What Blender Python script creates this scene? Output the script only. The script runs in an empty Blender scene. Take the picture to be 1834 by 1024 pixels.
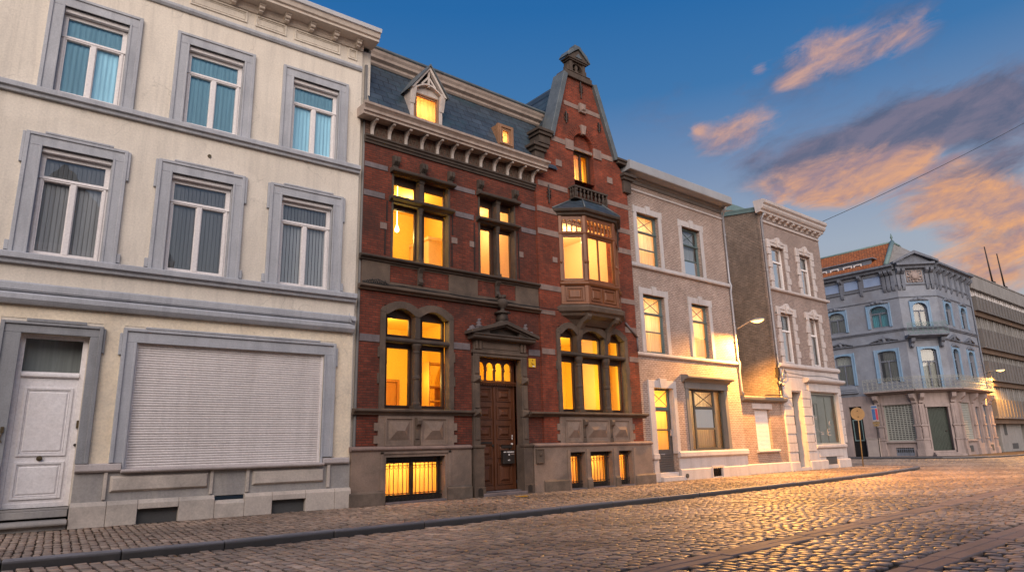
import bpy, bmesh, math, random
import numpy as np
from mathutils import Matrix, Vector
random.seed(7); rng=np.random.default_rng(11)
SC=bpy.context.scene
COL=SC.collection
rad=math.radians

# ------------------------------------------------------------------ materials
def nodes(name):
    m=bpy.data.materials.new(name); m.use_nodes=True
    nt=m.node_tree; nt.nodes.clear()
    return m,nt
def N(nt,t,**kw):
    n=nt.nodes.new(t)
    for k,v in kw.items(): setattr(n,k,v)
    return n
def L(nt,a,b): nt.links.new(a,b)
def mathn(nt,op,a,b=None,c=None,clamp=False):
    n=N(nt,'ShaderNodeMath',operation=op); n.use_clamp=clamp
    for i,x in enumerate((a,b,c)):
        if x is None: continue
        if isinstance(x,(int,float)): n.inputs[i].default_value=x
        else: L(nt,x,n.inputs[i])
    return n.outputs[0]
def mixc(nt,f,a,b,mode='MIX'):
    n=N(nt,'ShaderNodeMix',data_type='RGBA',blend_type=mode)
    for sock,x in ((n.inputs['Factor'],f),(n.inputs[6],a),(n.inputs[7],b)):
        if isinstance(x,(int,float)): sock.default_value=x
        elif isinstance(x,tuple): sock.default_value=(*x,1)
        else: L(nt,x,sock)
    return n.outputs[2]
def ramp(nt,f,stops):
    n=N(nt,'ShaderNodeValToRGB'); e=n.color_ramp.elements
    while len(e)<len(stops): e.new(.5)
    for el,(p,c) in zip(e,stops):
        el.position=p; el.color=(c,c,c,1) if isinstance(c,(int,float)) else (*c,1)
    L(nt,f,n.inputs[0]); return n.outputs[0]
def noise(nt,vec,scale,detail=4,rough=.6,dist=0):
    n=N(nt,'ShaderNodeTexNoise'); n.inputs['Scale'].default_value=scale
    n.inputs['Detail'].default_value=detail; n.inputs['Roughness'].default_value=rough
    n.inputs['Distortion'].default_value=dist
    L(nt,vec,n.inputs['Vector']); return n.outputs['Fac']
def vscale(nt,vec,s):
    n=N(nt,'ShaderNodeVectorMath',operation='MULTIPLY'); L(nt,vec,n.inputs[0]); n.inputs[1].default_value=s
    return n.outputs[0]
def finish(m,nt,col,rough=.8,bump=None,bstr=.3,bdist=.01,metal=0,spec=.4,rough_sock=None,coat=0):
    b=N(nt,'ShaderNodeBsdfPrincipled'); o=N(nt,'ShaderNodeOutputMaterial')
    if isinstance(col,tuple): b.inputs['Base Color'].default_value=(*col,1)
    else: L(nt,col,b.inputs['Base Color'])
    b.inputs['Roughness'].default_value=rough
    if rough_sock is not None: L(nt,rough_sock,b.inputs['Roughness'])
    b.inputs['Metallic'].default_value=metal
    b.inputs['Specular IOR Level'].default_value=spec
    if coat: b.inputs['Coat Weight'].default_value=coat
    if bump is not None:
        bn=N(nt,'ShaderNodeBump'); bn.inputs['Strength'].default_value=bstr; bn.inputs['Distance'].default_value=bdist
        L(nt,bump,bn.inputs['Height']); L(nt,bn.outputs[0],b.inputs['Normal'])
    L(nt,b.outputs[0],o.inputs[0]); return m
def coord(nt): return N(nt,'ShaderNodeTexCoord').outputs['Object']

def mat_surf(name,c1,c2,scale=1.2,stain=None,stain_amt=.5,streak=False,rough=.8,bump=.25,bdist=.006,fine=28,metal=0,spec=.35,lo=.35,hi=.68,drips=0):
    """two tone weathered surface with optional stains that run down"""
    m,nt=nodes(name); v=coord(nt)
    n1=noise(nt,v,scale,6,.65,.3)
    col=mixc(nt,ramp(nt,n1,[(lo,0.),(hi,1.)]),c1,c2)
    if stain:
        sv=vscale(nt,v,(3.2,3.2,.35)) if streak else v
        n2=noise(nt,sv,.9 if streak else .7,7,.7,.5)
        f=mathn(nt,'MULTIPLY',ramp(nt,n2,[(.46,0.),(.72,1.)]),stain_amt)
        col=mixc(nt,f,col,stain)
    if drips:
        n4=noise(nt,vscale(nt,v,(7.,7.,.22)),1.,5,.7,.3); n5=noise(nt,v,.8,4,.6)
        f=mathn(nt,'MULTIPLY',ramp(nt,n4,[(.56,0.),(.74,1.)]),ramp(nt,n5,[(.42,0.),(.6,1.)])); col=mixc(nt,mathn(nt,'MULTIPLY',f,drips),col,tuple(.62*x for x in stain))
        vo=N(nt,'ShaderNodeTexVoronoi',feature='DISTANCE_TO_EDGE'); vo.inputs['Scale'].default_value=.55; wv=N(nt,'ShaderNodeTexNoise'); wv.inputs['Scale'].default_value=2.5; wv.inputs['Detail'].default_value=6; L(nt,v,wv.inputs['Vector'])
        wa=N(nt,'ShaderNodeVectorMath',operation='MULTIPLY_ADD'); L(nt,wv.outputs['Color'],wa.inputs[0]); wa.inputs[1].default_value=(.5,.5,.5); L(nt,v,wa.inputs[2]); L(nt,wa.outputs[0],vo.inputs['Vector'])
        ck=mathn(nt,'MULTIPLY',ramp(nt,vo.outputs['Distance'],[(.0,1.),(.008,0.)]),ramp(nt,n5,[(.5,0.),(.56,1.)])); col=mixc(nt,mathn(nt,'MULTIPLY',ck,.28),col,(.2,.18,.15))
        pt=ramp(nt,noise(nt,v,.42,3,.5,1.),[(.60,0.),(.63,1.)]); col=mixc(nt,mathn(nt,'MULTIPLY',pt,.35),col,tuple(min(1,1.08*x) for x in c1))
    n3=noise(nt,v,fine,4,.7)
    col=mixc(nt,.35,col,mixc(nt,1.,col,ramp(nt,n3,[(.25,.55),(.75,1.35)]),'MULTIPLY'))
    return finish(m,nt,col,rough,n3,bump,bdist,metal,spec)

def mat_brick(name,c1,c2,mortar,bw=.22,bh=.075,ms=.012,soot=None,soot_amt=.6,soot_scale=.45,var=.5,bump=.5,wash=None,rough=.88,zgrime=None):
    m,nt=nodes(name); v=coord(nt)
    s=N(nt,'ShaderNodeSeparateXYZ'); L(nt,v,s.inputs[0])
    u=mathn(nt,'ADD',s.outputs[0],s.outputs[1])
    c=N(nt,'ShaderNodeCombineXYZ'); L(nt,u,c.inputs[0]); L(nt,s.outputs[2],c.inputs[1])
    # slight wobble so courses are not ruler straight
    nv=N(nt,'ShaderNodeTexNoise'); nv.inputs['Scale'].default_value=2.2; nv.inputs['Detail'].default_value=2; L(nt,v,nv.inputs['Vector'])
    w=N(nt,'ShaderNodeVectorMath',operation='MULTIPLY_ADD'); L(nt,nv.outputs['Color'],w.inputs[0]); w.inputs[1].default_value=(.02,.016,0); L(nt,c.outputs[0],w.inputs[2])
    b=N(nt,'ShaderNodeTexBrick'); L(nt,w.outputs[0],b.inputs['Vector'])
    b.inputs['Scale'].default_value=1; b.inputs['Brick Width'].default_value=bw; b.inputs['Row Height'].default_value=bh
    b.inputs['Mortar Size'].default_value=ms; b.inputs['Mortar Smooth'].default_value=.35; b.inputs['Bias'].default_value=-.1
    b.inputs['Color1'].default_value=(*c1,1); b.inputs['Color2'].default_value=(*c2,1); b.inputs['Mortar'].default_value=(*mortar,1)
    col=b.outputs['Color']
    n1=noise(nt,v,1.3,6,.7)
    col=mixc(nt,var,col,mixc(nt,1.,col,ramp(nt,n1,[(.3,.5),(.7,1.4)]),'MULTIPLY'))
    n4=noise(nt,vscale(nt,v,(4.5,4.5,13.)),1.,3,.6)
    col=mixc(nt,.5,col,mixc(nt,1.,col,ramp(nt,n4,[(.3,.6),(.72,1.4)]),'MULTIPLY'))
    if soot:
        n2=noise(nt,vscale(nt,v,(1.,1.,.6)),soot_scale*2,8,.72,.6)
        col=mixc(nt,mathn(nt,'MULTIPLY',ramp(nt,n2,[(.44,0.),(.66,1.)]),soot_amt),col,soot)
    if wash:
        n5=noise(nt,vscale(nt,v,(1.4,1.4,.5)),1.4,7,.75,.4)
        col=mixc(nt,mathn(nt,'MULTIPLY',ramp(nt,n5,[(.55,0.),(.75,1.)]),.45),col,wash)
    nf=noise(nt,v,45,3,.7)
    h=mathn(nt,'ADD',mathn(nt,'MULTIPLY',b.outputs['Fac'],-1.),mathn(nt,'MULTIPLY',nf,.5))
    return finish(m,nt,col,rough,h,bump,.012,0,.25)

def mat_slab(name,c1,c2,joint,bw,bh,ms=.012,mode='x',stain=None,amt=.5,rough=.6,bump=.4,spec=.4):
    """slates, roof tiles: courses laid in (x, z) of the object"""
    m,nt=nodes(name); v=coord(nt)
    s=N(nt,'ShaderNodeSeparateXYZ'); L(nt,v,s.inputs[0])
    c=N(nt,'ShaderNodeCombineXYZ'); L(nt,s.outputs[0 if mode=='x' else 1],c.inputs[0]); L(nt,s.outputs[2],c.inputs[1])
    nv=N(nt,'ShaderNodeTexNoise'); nv.inputs['Scale'].default_value=1.6; L(nt,v,nv.inputs['Vector'])
    w=N(nt,'ShaderNodeVectorMath',operation='MULTIPLY_ADD'); L(nt,nv.outputs['Color'],w.inputs[0]); w.inputs[1].default_value=(.05,.05,0); L(nt,c.outputs[0],w.inputs[2])
    b=N(nt,'ShaderNodeTexBrick'); L(nt,w.outputs[0],b.inputs['Vector']); b.inputs['Scale'].default_value=1
    b.inputs['Brick Width'].default_value=bw; b.inputs['Row Height'].default_value=bh; b.inputs['Mortar Size'].default_value=ms
    b.inputs['Mortar Smooth'].default_value=.2
    b.inputs['Color1'].default_value=(*c1,1); b.inputs['Color2'].default_value=(*c2,1); b.inputs['Mortar'].default_value=(*joint,1)
    col=b.outputs['Color']
    n1=noise(nt,v,2.4,6,.7)
    col=mixc(nt,.6,col,mixc(nt,1.,col,ramp(nt,n1,[(.3,.55),(.7,1.5)]),'MULTIPLY'))
    if stain:
        n2=noise(nt,v,1.1,7,.75,.8)
        col=mixc(nt,mathn(nt,'MULTIPLY',ramp(nt,n2,[(.52,0.),(.66,1.)]),amt),col,stain)
    # each course steps down towards its lower edge
    fr=mathn(nt,'FRACT',mathn(nt,'DIVIDE',s.outputs[2],bh))
    h=mathn(nt,'ADD',mathn(nt,'MULTIPLY',b.outputs['Fac'],-1.),mathn(nt,'MULTIPLY',fr,-.8))
    return finish(m,nt,col,rough,h,bump,.015,0,spec)

def mat_wood(name,c1,c2,rough=.5,scale=3.,spec=.4):
    m,nt=nodes(name); v=coord(nt)
    n=noise(nt,vscale(nt,v,(9.,9.,.9)),scale,6,.65,.6)
    n2=noise(nt,v,1.1,4,.6)
    col=mixc(nt,ramp(nt,n,[(.3,0.),(.7,1.)]),c1,c2)
    col=mixc(nt,.5,col,mixc(nt,1.,col,ramp(nt,n2,[(.3,.6),(.7,1.3)]),'MULTIPLY'))
    return finish(m,nt,col,rough,n,.15,.003,0,spec)

def mat_glass(name,tint=(.9,.95,1.),base=.06,gain=.9,wob=.0):
    """thin pane: mirror reflection growing at grazing angles over a see-through sheet"""
    m,nt=nodes(name)
    t=N(nt,'ShaderNodeBsdfTransparent'); t.inputs[0].default_value=(*tint,1)
    g=N(nt,'ShaderNodeBsdfGlossy'); g.inputs['Roughness'].default_value=.012
    if wob:
        v=coord(nt); n=noise(nt,v,1.7,2,.5); bn=N(nt,'ShaderNodeBump'); bn.inputs['Strength'].default_value=wob; bn.inputs['Distance'].default_value=.05
        L(nt,n,bn.inputs['Height']); L(nt,bn.outputs[0],g.inputs['Normal'])
    fz=N(nt,'ShaderNodeFresnel'); fz.inputs[0].default_value=1.5
    f=mathn(nt,'ADD',mathn(nt,'MULTIPLY',fz.outputs[0],gain),base,clamp=True)
    mx=N(nt,'ShaderNodeMixShader'); L(nt,f,mx.inputs[0]); L(nt,t.outputs[0],mx.inputs[1]); L(nt,g.outputs[0],mx.inputs[2])
    o=N(nt,'ShaderNodeOutputMaterial'); L(nt,mx.outputs[0],o.inputs[0]); return m

def mat_curtain(name,col,trans=.5):
    m,nt=nodes(name); v=coord(nt)
    n=noise(nt,vscale(nt,v,(14.,14.,.6)),1.,4,.6)
    c=mixc(nt,.6,col,mixc(nt,1.,col,ramp(nt,n,[(.3,.7),(.7,1.2)]),'MULTIPLY'))
    d=N(nt,'ShaderNodeBsdfDiffuse'); t=N(nt,'ShaderNodeBsdfTranslucent')
    L(nt,c,d.inputs[0]); L(nt,c,t.inputs[0])
    mx=N(nt,'ShaderNodeMixShader'); mx.inputs[0].default_value=trans
    L(nt,d.outputs[0],mx.inputs[1]); L(nt,t.outputs[0],mx.inputs[2])
    o=N(nt,'ShaderNodeOutputMaterial'); L(nt,mx.outputs[0],o.inputs[0]); return m

def mat_emit(name,col,s):
    m,nt=nodes(name); e=N(nt,'ShaderNodeEmission'); e.inputs[0].default_value=(*col,1); e.inputs[1].default_value=s
    o=N(nt,'ShaderNodeOutputMaterial'); L(nt,e.outputs[0],o.inputs[0]); return m

def mat_sett(name,cmix,rough=.55,spec=.5):
    """natural stone: each stone carries its own colour attribute"""
    m,nt=nodes(name); v=coord(nt)
    a=N(nt,'ShaderNodeAttribute',attribute_name='stone')
    n1=noise(nt,v,.35,5,.6); n2=noise(nt,v,38,5,.75); n3=noise(nt,v,9,4,.6)
    col=mixc(nt,.5,a.outputs['Color'],mixc(nt,1.,a.outputs['Color'],ramp(nt,n1,[(.3,.6),(.7,1.4)]),'MULTIPLY'))
    col=mixc(nt,.55,col,mixc(nt,1.,col,ramp(nt,n2,[(.25,.45),(.75,1.5)]),'MULTIPLY'))
    col=mixc(nt,.35,col,mixc(nt,1.,col,ramp(nt,n3,[(.3,.6),(.7,1.4)]),'MULTIPLY'))
    r=ramp(nt,n3,[(.3,rough-.12),(.7,rough+.15)])
    h=mathn(nt,'ADD',n2,mathn(nt,'MULTIPLY',n3,1.5))
    return finish(m,nt,col,rough,h,.22,.005,0,spec,rough_sock=r)

M={}
M['cream']=mat_surf('cream_stucco',(.74,.67,.575),(.67,.60,.51),.5,(.50,.455,.40),.60,True,.9,.12,.004,22,drips=.38)
M['cream_rough']=mat_surf('cream_rough_stucco',(.86,.74,.57),(.76,.64,.48),1.3,(.45,.41,.36),.55,False,.92,.6,.012,16,drips=.6)
M['greytrim']=mat_surf('grey_painted_stone',(.45,.46,.49),(.38,.39,.415),1.6,(.24,.25,.28),.6,True,.7,.2,.004,30)
M['greytrim_dark']=mat_surf('dark_grey_painted_stone',(.31,.315,.33),(.25,.255,.265),1.6,(.155,.16,.17),.6,True,.7,.2,.004,30)
M['cornice_cream']=mat_surf('cream_painted_cornice',(.66,.58,.50),(.58,.50,.43),1.4,(.40,.35,.31),.5,True,.8,.15,.004,24)
M['zincwhite']=mat_surf('pale_painted_gutter',(.66,.67,.70),(.58,.59,.62),.8,None,.5,False,.5,.05)
M['pvc']=mat_surf('white_window_paint',(.78,.74,.73),(.72,.68,.67),.8,None,.5,False,.45,.03,.002,18)
M['doorwhite']=mat_surf('white_gloss_door_paint',(.84,.81,.81),(.78,.75,.75),.6,(.70,.60,.53),.35,False,.4,.04,.002,16)
M['shutter']=mat_surf('pale_shutter_slats',(.82,.76,.735),(.75,.695,.67),.5,(.47,.42,.40),.4,True,.55,.05,.002,18)
M['basestone']=mat_surf('weathered_base_stone',(.60,.53,.46),(.48,.42,.37),1.5,(.20,.185,.165),.6,False,.85,.4,.01,20)
M['basestone_dark']=mat_surf('streaked_grey_base_stone',(.36,.34,.325),(.28,.265,.255),1.8,(.46,.42,.37),.55,True,.85,.4,.01,20)
M['opening']=mat_surf('dusty_dark_opening',(.085,.085,.085),(.07,.07,.07),1.,None,.5,False,.9,.1)
M['brick']=mat_brick('sooty_red_brick',(.215,.05,.029),(.135,.035,.022),(.085,.045,.034),.22,.072,.011,(.045,.028,.024),.72,.55,.6,.5)
M['brick_red']=mat_brick('bright_red_brick',(.305,.063,.031),(.19,.044,.025),(.125,.06,.042),.22,.072,.011,(.05,.03,.024),.62,.5,.65,.5)
M['brick_panel']=mat_brick('dim_red_brick_panel',(.17,.062,.045),(.125,.05,.038),(.10,.062,.05),.22,.072,.011,(.07,.045,.04),.6,.5)
M['soot']=mat_surf('soot_black_stone',(.095,.072,.057),(.058,.044,.036),2.2,(.028,.023,.02),.7,False,.85,.35,.008,26)
M['soot_brown']=mat_surf('brown_weathered_stone',(.15,.108,.08),(.092,.067,.052),1.8,(.04,.032,.027),.7,False,.85,.35,.008,26)
M['stoneband']=mat_surf('pale_stone_band',(.31,.225,.19),(.20,.145,.125),1.8,(.13,.10,.09),.6,True,.85,.3,.006,26)
M['stoneband_grey']=mat_surf('grey_stone_band',(.20,.17,.175),(.13,.11,.115),1.8,(.09,.075,.07),.6,True,.85,.3,.006,26)
M['plinth']=mat_surf('brown_grey_plinth_stone',(.30,.215,.165),(.19,.138,.108),1.1,(.10,.08,.066),.75,False,.85,.3,.008,24)
M['plinth_low']=mat_surf('damp_plinth_foot_stone',(.21,.16,.125),(.10,.078,.062),1.6,(.05,.043,.034),.75,False,.8,.35,.008,24)
M['darkwood']=mat_wood('dark_brown_window_wood',(.075,.034,.019),(.04,.02,.013),.5)
M['doorwood']=mat_wood('varnished_oak_door',(.135,.045,.016),(.07,.024,.011),.38,2.5,.5)
M['oriel']=mat_wood('warm_brown_oriel_wood',(.24,.085,.028),(.14,.05,.019),.45,2.5,.5)
M['palewood']=mat_wood('tan_dormer_wood',(.34,.185,.10),(.25,.13,.07),.55)
M['corn']=mat_surf('faded_tan_cornice_paint',(.46,.375,.32),(.36,.29,.25),1.5,(.20,.145,.12),.6,True,.75,.2,.005,24)
M['corn_white']=mat_surf('faded_white_bracket_paint',(.62,.55,.50),(.50,.44,.40),1.8,(.27,.22,.19),.55,True,.75,.2,.005,24)
M['frieze']=mat_brick('herringbone_frieze',(.19,.115,.085),(.13,.08,.06),(.08,.05,.04),.16,.08,.01,(.10,.06,.045),.5,.8)
M['slate']=mat_slab('blue_grey_slate',(.052,.072,.095),(.034,.049,.066),(.014,.018,.024),.46,.26,.014,'x',(.03,.062,.075),.75,.45,.5,.5)
M['lead']=mat_surf('dull_lead_sheet',(.13,.15,.16),(.085,.10,.11),1.8,(.05,.06,.06),.6,False,.5,.15,.006,14,0,.5)
M['iron']=mat_surf('black_wrought_iron',(.022,.018,.016),(.035,.026,.02),3.,None,.5,False,.5,.1)
M['brick3']=mat_brick('faded_pink_brown_brick',(.32,.225,.185),(.25,.175,.147),(.44,.365,.32),.21,.078,.017,(.22,.16,.135),.35,.6,.4,.45,wash=(.36,.30,.27))
M['brick3_low']=mat_brick('orange_brown_brick',(.31,.195,.14),(.24,.155,.115),(.40,.33,.28),.21,.078,.017,(.20,.14,.11),.35,.6,.4,.45)
M['brick4']=mat_brick('weathered_mauve_brick',(.27,.193,.168),(.21,.15,.135),(.37,.31,.275),.21,.078,.016,(.21,.155,.14),.4,.6,.4,.45,wash=(.36,.30,.275))
M['brick_side']=mat_brick('dark_side_wall_brick',(.30,.22,.17),(.22,.165,.13),(.165,.13,.105),.23,.085,.014,(.11,.09,.078),.35,.5,.55,.9,wash=(.29,.235,.195))
M['stone3']=mat_surf('pale_lilac_dressed_stone',(.54,.505,.50),(.46,.43,.425),1.4,(.30,.265,.25),.45,True,.8,.2,.005,26)
M['stone4']=mat_surf('pale_pink_dressed_stone',(.56,.505,.485),(.48,.43,.415),1.4,(.32,.275,.25),.5,True,.8,.2,.005,26)
M['gutter3']=mat_surf('grey_gutter_board',(.36,.37,.39),(.30,.31,.33),.8,(.24,.24,.255),.5,True,.6,.1)
M['gutter3_dark']=mat_surf('dim_grey_eaves_moulding',(.19,.18,.175),(.15,.145,.14),.8,(.11,.105,.10),.5,True,.6,.1)
M['steelblue']=mat_surf('blue_green_window_paint',(.11,.16,.165),(.085,.125,.13),1.,None,.5,False,.45,.05)
M['darkpaint']=mat_surf('dark_grey_green_paint',(.085,.085,.075),(.065,.066,.06),1.,None,.5,False,.4,.05)
M['doordark']=mat_wood('worn_dark_grey_door',(.115,.10,.095),(.075,.066,.062),.5)
M['doorgreen']=mat_wood('bottle_green_door',(.035,.05,.04),(.022,.032,.026),.4)
M['zinc']=mat_surf('zinc_downpipe',(.40,.40,.43),(.31,.31,.335),2.,(.22,.22,.235),.5,True,.45,.1,.003,20,.3)
M['greenroof']=mat_surf('verdigris_roof_sheet',(.17,.255,.255),(.13,.20,.20),1.2,None,.5,False,.6,.1)
M['blue']=mat_surf('flaking_blue_grey_stucco',(.26,.285,.335),(.19,.212,.26),1.1,(.155,.15,.16),.65,False,.85,.2,.006,20)
M['blue_low']=mat_surf('stained_mauve_base_stucco',(.36,.29,.27),(.27,.22,.21),.9,(.16,.13,.12),.55,True,.85,.3,.008,20)
M['bluetrim']=mat_surf('sky_blue_window_surround',(.20,.33,.475),(.155,.265,.40),1.2,(.33,.36,.41),.5,True,.8,.15,.005,20)
M['bluedark']=mat_surf('weathered_blue_cornice',(.185,.205,.25),(.125,.14,.175),1.3,(.085,.085,.095),.6,True,.8,.2,.006,20)
M['bluepanel']=mat_surf('blue_frieze_panel',(.26,.35,.53),(.21,.29,.46),1.,(.28,.29,.33),.4,False,.8,.15)
M['tiles']=mat_slab('orange_clay_roof_tiles',(.42,.135,.045),(.29,.09,.032),(.10,.04,.02),.24,.22,.02,'y',(.16,.11,.07),.5,.8,.6,.3)
M['louvre']=mat_surf('pale_green_grey_shutter',(.33,.34,.31),(.27,.28,.255),1.,None,.5,False,.6,.1)
M['concrete']=mat_surf('stained_concrete',(.29,.28,.27),(.235,.225,.218),.8,(.16,.145,.13),.6,True,.85,.25,.006,18)
M['panel']=mat_surf('grey_brown_facade_panels',(.165,.153,.146),(.13,.121,.116),.9,(.11,.098,.09),.6,True,.6,.1,.004,18)
M['rust']=mat_surf('rusty_brown_slab_edge',(.17,.115,.08),(.12,.082,.06),1.,(.07,.05,.04),.6,True,.85,.2)
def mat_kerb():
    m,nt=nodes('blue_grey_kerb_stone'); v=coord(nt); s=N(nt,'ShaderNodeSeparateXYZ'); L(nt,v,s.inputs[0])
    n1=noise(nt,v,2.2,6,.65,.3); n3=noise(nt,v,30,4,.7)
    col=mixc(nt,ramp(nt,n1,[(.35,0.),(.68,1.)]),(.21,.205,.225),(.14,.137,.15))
    # darker low down the kerb face, with a wavy upper edge
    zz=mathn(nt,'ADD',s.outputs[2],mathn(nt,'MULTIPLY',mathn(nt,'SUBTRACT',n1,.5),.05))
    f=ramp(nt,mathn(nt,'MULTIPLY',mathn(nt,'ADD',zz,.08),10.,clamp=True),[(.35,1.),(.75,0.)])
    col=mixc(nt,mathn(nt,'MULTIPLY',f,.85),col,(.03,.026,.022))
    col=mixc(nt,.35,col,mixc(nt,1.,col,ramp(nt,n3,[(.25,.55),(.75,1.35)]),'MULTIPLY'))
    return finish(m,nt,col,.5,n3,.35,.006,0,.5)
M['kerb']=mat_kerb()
M['kerb_old']=mat_surf('blue_grey_kerb_stone',(.15,.145,.16),(.10,.098,.108),2.2,(.075,.07,.07),.6,False,.5,.35,.006,30,0,.5)
M['slabstrip']=mat_surf('smooth_pink_grey_gutter_stone',(.33,.24,.20),(.25,.185,.16),1.6,(.14,.11,.095),.6,False,.72,.3,.006,26,0,.5)
M['joint']=mat_surf('dark_mossy_joint_earth',(.045,.034,.024),(.045,.045,.022),2.5,(.025,.02,.015),.6,False,.95,.5,.01,24)
M['earth']=mat_surf('grey_far_ground',(.12,.10,.09),(.09,.076,.068),.2,None,.5,False,.9,.3)
M['farpave']=mat_brick('far_paving_setts',(.20,.165,.14),(.15,.125,.108),(.07,.056,.048),.3,.2,.03,None)
M['sett']=mat_sett('road_sett_stone',None,.50,.9)
M['psett']=mat_sett('pavement_sett_stone',None,.58,.7)
M['glass']=mat_glass('window_glass',(.92,.96,1.),.13,1.1,.03)
M['glass_lit']=mat_glass('lit_window_glass',(1.,.98,.95),.0,.18)
M['glass_dull']=mat_glass('dusty_window_glass',(.8,.85,.85),.06,.9,.02)
M['curt_skytint']=mat_curtain('sky_tinted_net_curtain',(.50,.86,.97),.0)  # white net; the blue of the reflected sky is painted into the cloth
M['blind']=mat_curtain('grey_vertical_blind',(.52,.51,.49),.1)
M['curt_cream']=mat_curtain('cream_curtain',(.85,.74,.52),.5)
M['curt_gold']=mat_curtain('golden_curtain',(.90,.66,.30),.6)
M['curt_teal']=mat_curtain('turquoise_curtain',(.10,.42,.52),.2)
M['curt_grey']=mat_curtain('grey_net_curtain',(.30,.30,.30),.1)
M['shopback']=mat_surf('pale_shop_backdrop',(.62,.61,.56),(.50,.50,.46),.9,None,.5,False,.9,.0)
M['curt_white']=mat_curtain('white_net_curtain',(.72,.75,.76),.2)
M['room']=mat_surf('warm_plaster_room_wall',(.88,.60,.13),(.84,.55,.11),.5,None,.5,False,.9,.05)
M['room_pale']=mat_surf('peach_plaster_room_wall',(.88,.63,.36),(.84,.58,.32),.5,None,.5,False,.9,.05)
M['roomdoor']=mat_wood('orange_brown_room_door',(.50,.22,.045),(.42,.17,.035),.5)
M['black']=mat_surf('black_interior',(.012,.012,.013),(.016,.016,.016),1.,None,.5,False,.9,.0)
M['yellow']=mat_surf('yellow_sign_enamel',(.80,.46,.02),(.74,.42,.02),2.,None,.5,False,.4,.0)
M['signmark']=mat_surf('brown_sign_print',(.30,.15,.02),(.25,.12,.02),2.,None,.5,False,.5,.0)
M['white']=mat_surf('white_print',(.75,.72,.70),(.70,.67,.65),2.,None,.5,False,.5,.0)
M['tanback']=mat_surf('ochre_sign_back',(.27,.185,.085),(.20,.135,.065),3.,(.22,.13,.05),.5,False,.5,.1)
M['pole']=mat_surf('ochre_galvanised_pole',(.30,.22,.11),(.22,.155,.08),3.,None,.5,False,.45,.1,.002,20,.3)
M['blueprint']=mat_surf('blue_sign_print',(.05,.12,.28),(.06,.14,.32),2.,None,.5,False,.5,.0)
M['redprint']=mat_surf('red_sign_print',(.50,.06,.09),(.45,.05,.08),2.,None,.5,False,.5,.0)
M['mortarwhite']=mat_surf('grey_cabinet_paint',(.42,.36,.33),(.36,.31,.29),1.2,(.25,.21,.19),.4,True,.7,.1)
M['lamp_body']=mat_surf('grey_lamp_casting',(.34,.32,.30),(.28,.26,.25),1.,None,.5,False,.5,.05)
M['lamp_glow']=mat_emit('sodium_lamp_glow',(1.,.50,.14),6.)
M['bulb']=mat_emit('bulb_glow',(1.,.62,.2),14.)
M['wire']=mat_surf('black_cable_rubber',(.02,.02,.02),(.03,.03,.03),2.,None,.5,False,.7,.0)
M['copper']=mat_surf('tarnished_brass',(.16,.12,.07),(.10,.08,.05),6.,None,.5,False,.4,.05,.002,20,.6)

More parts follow.
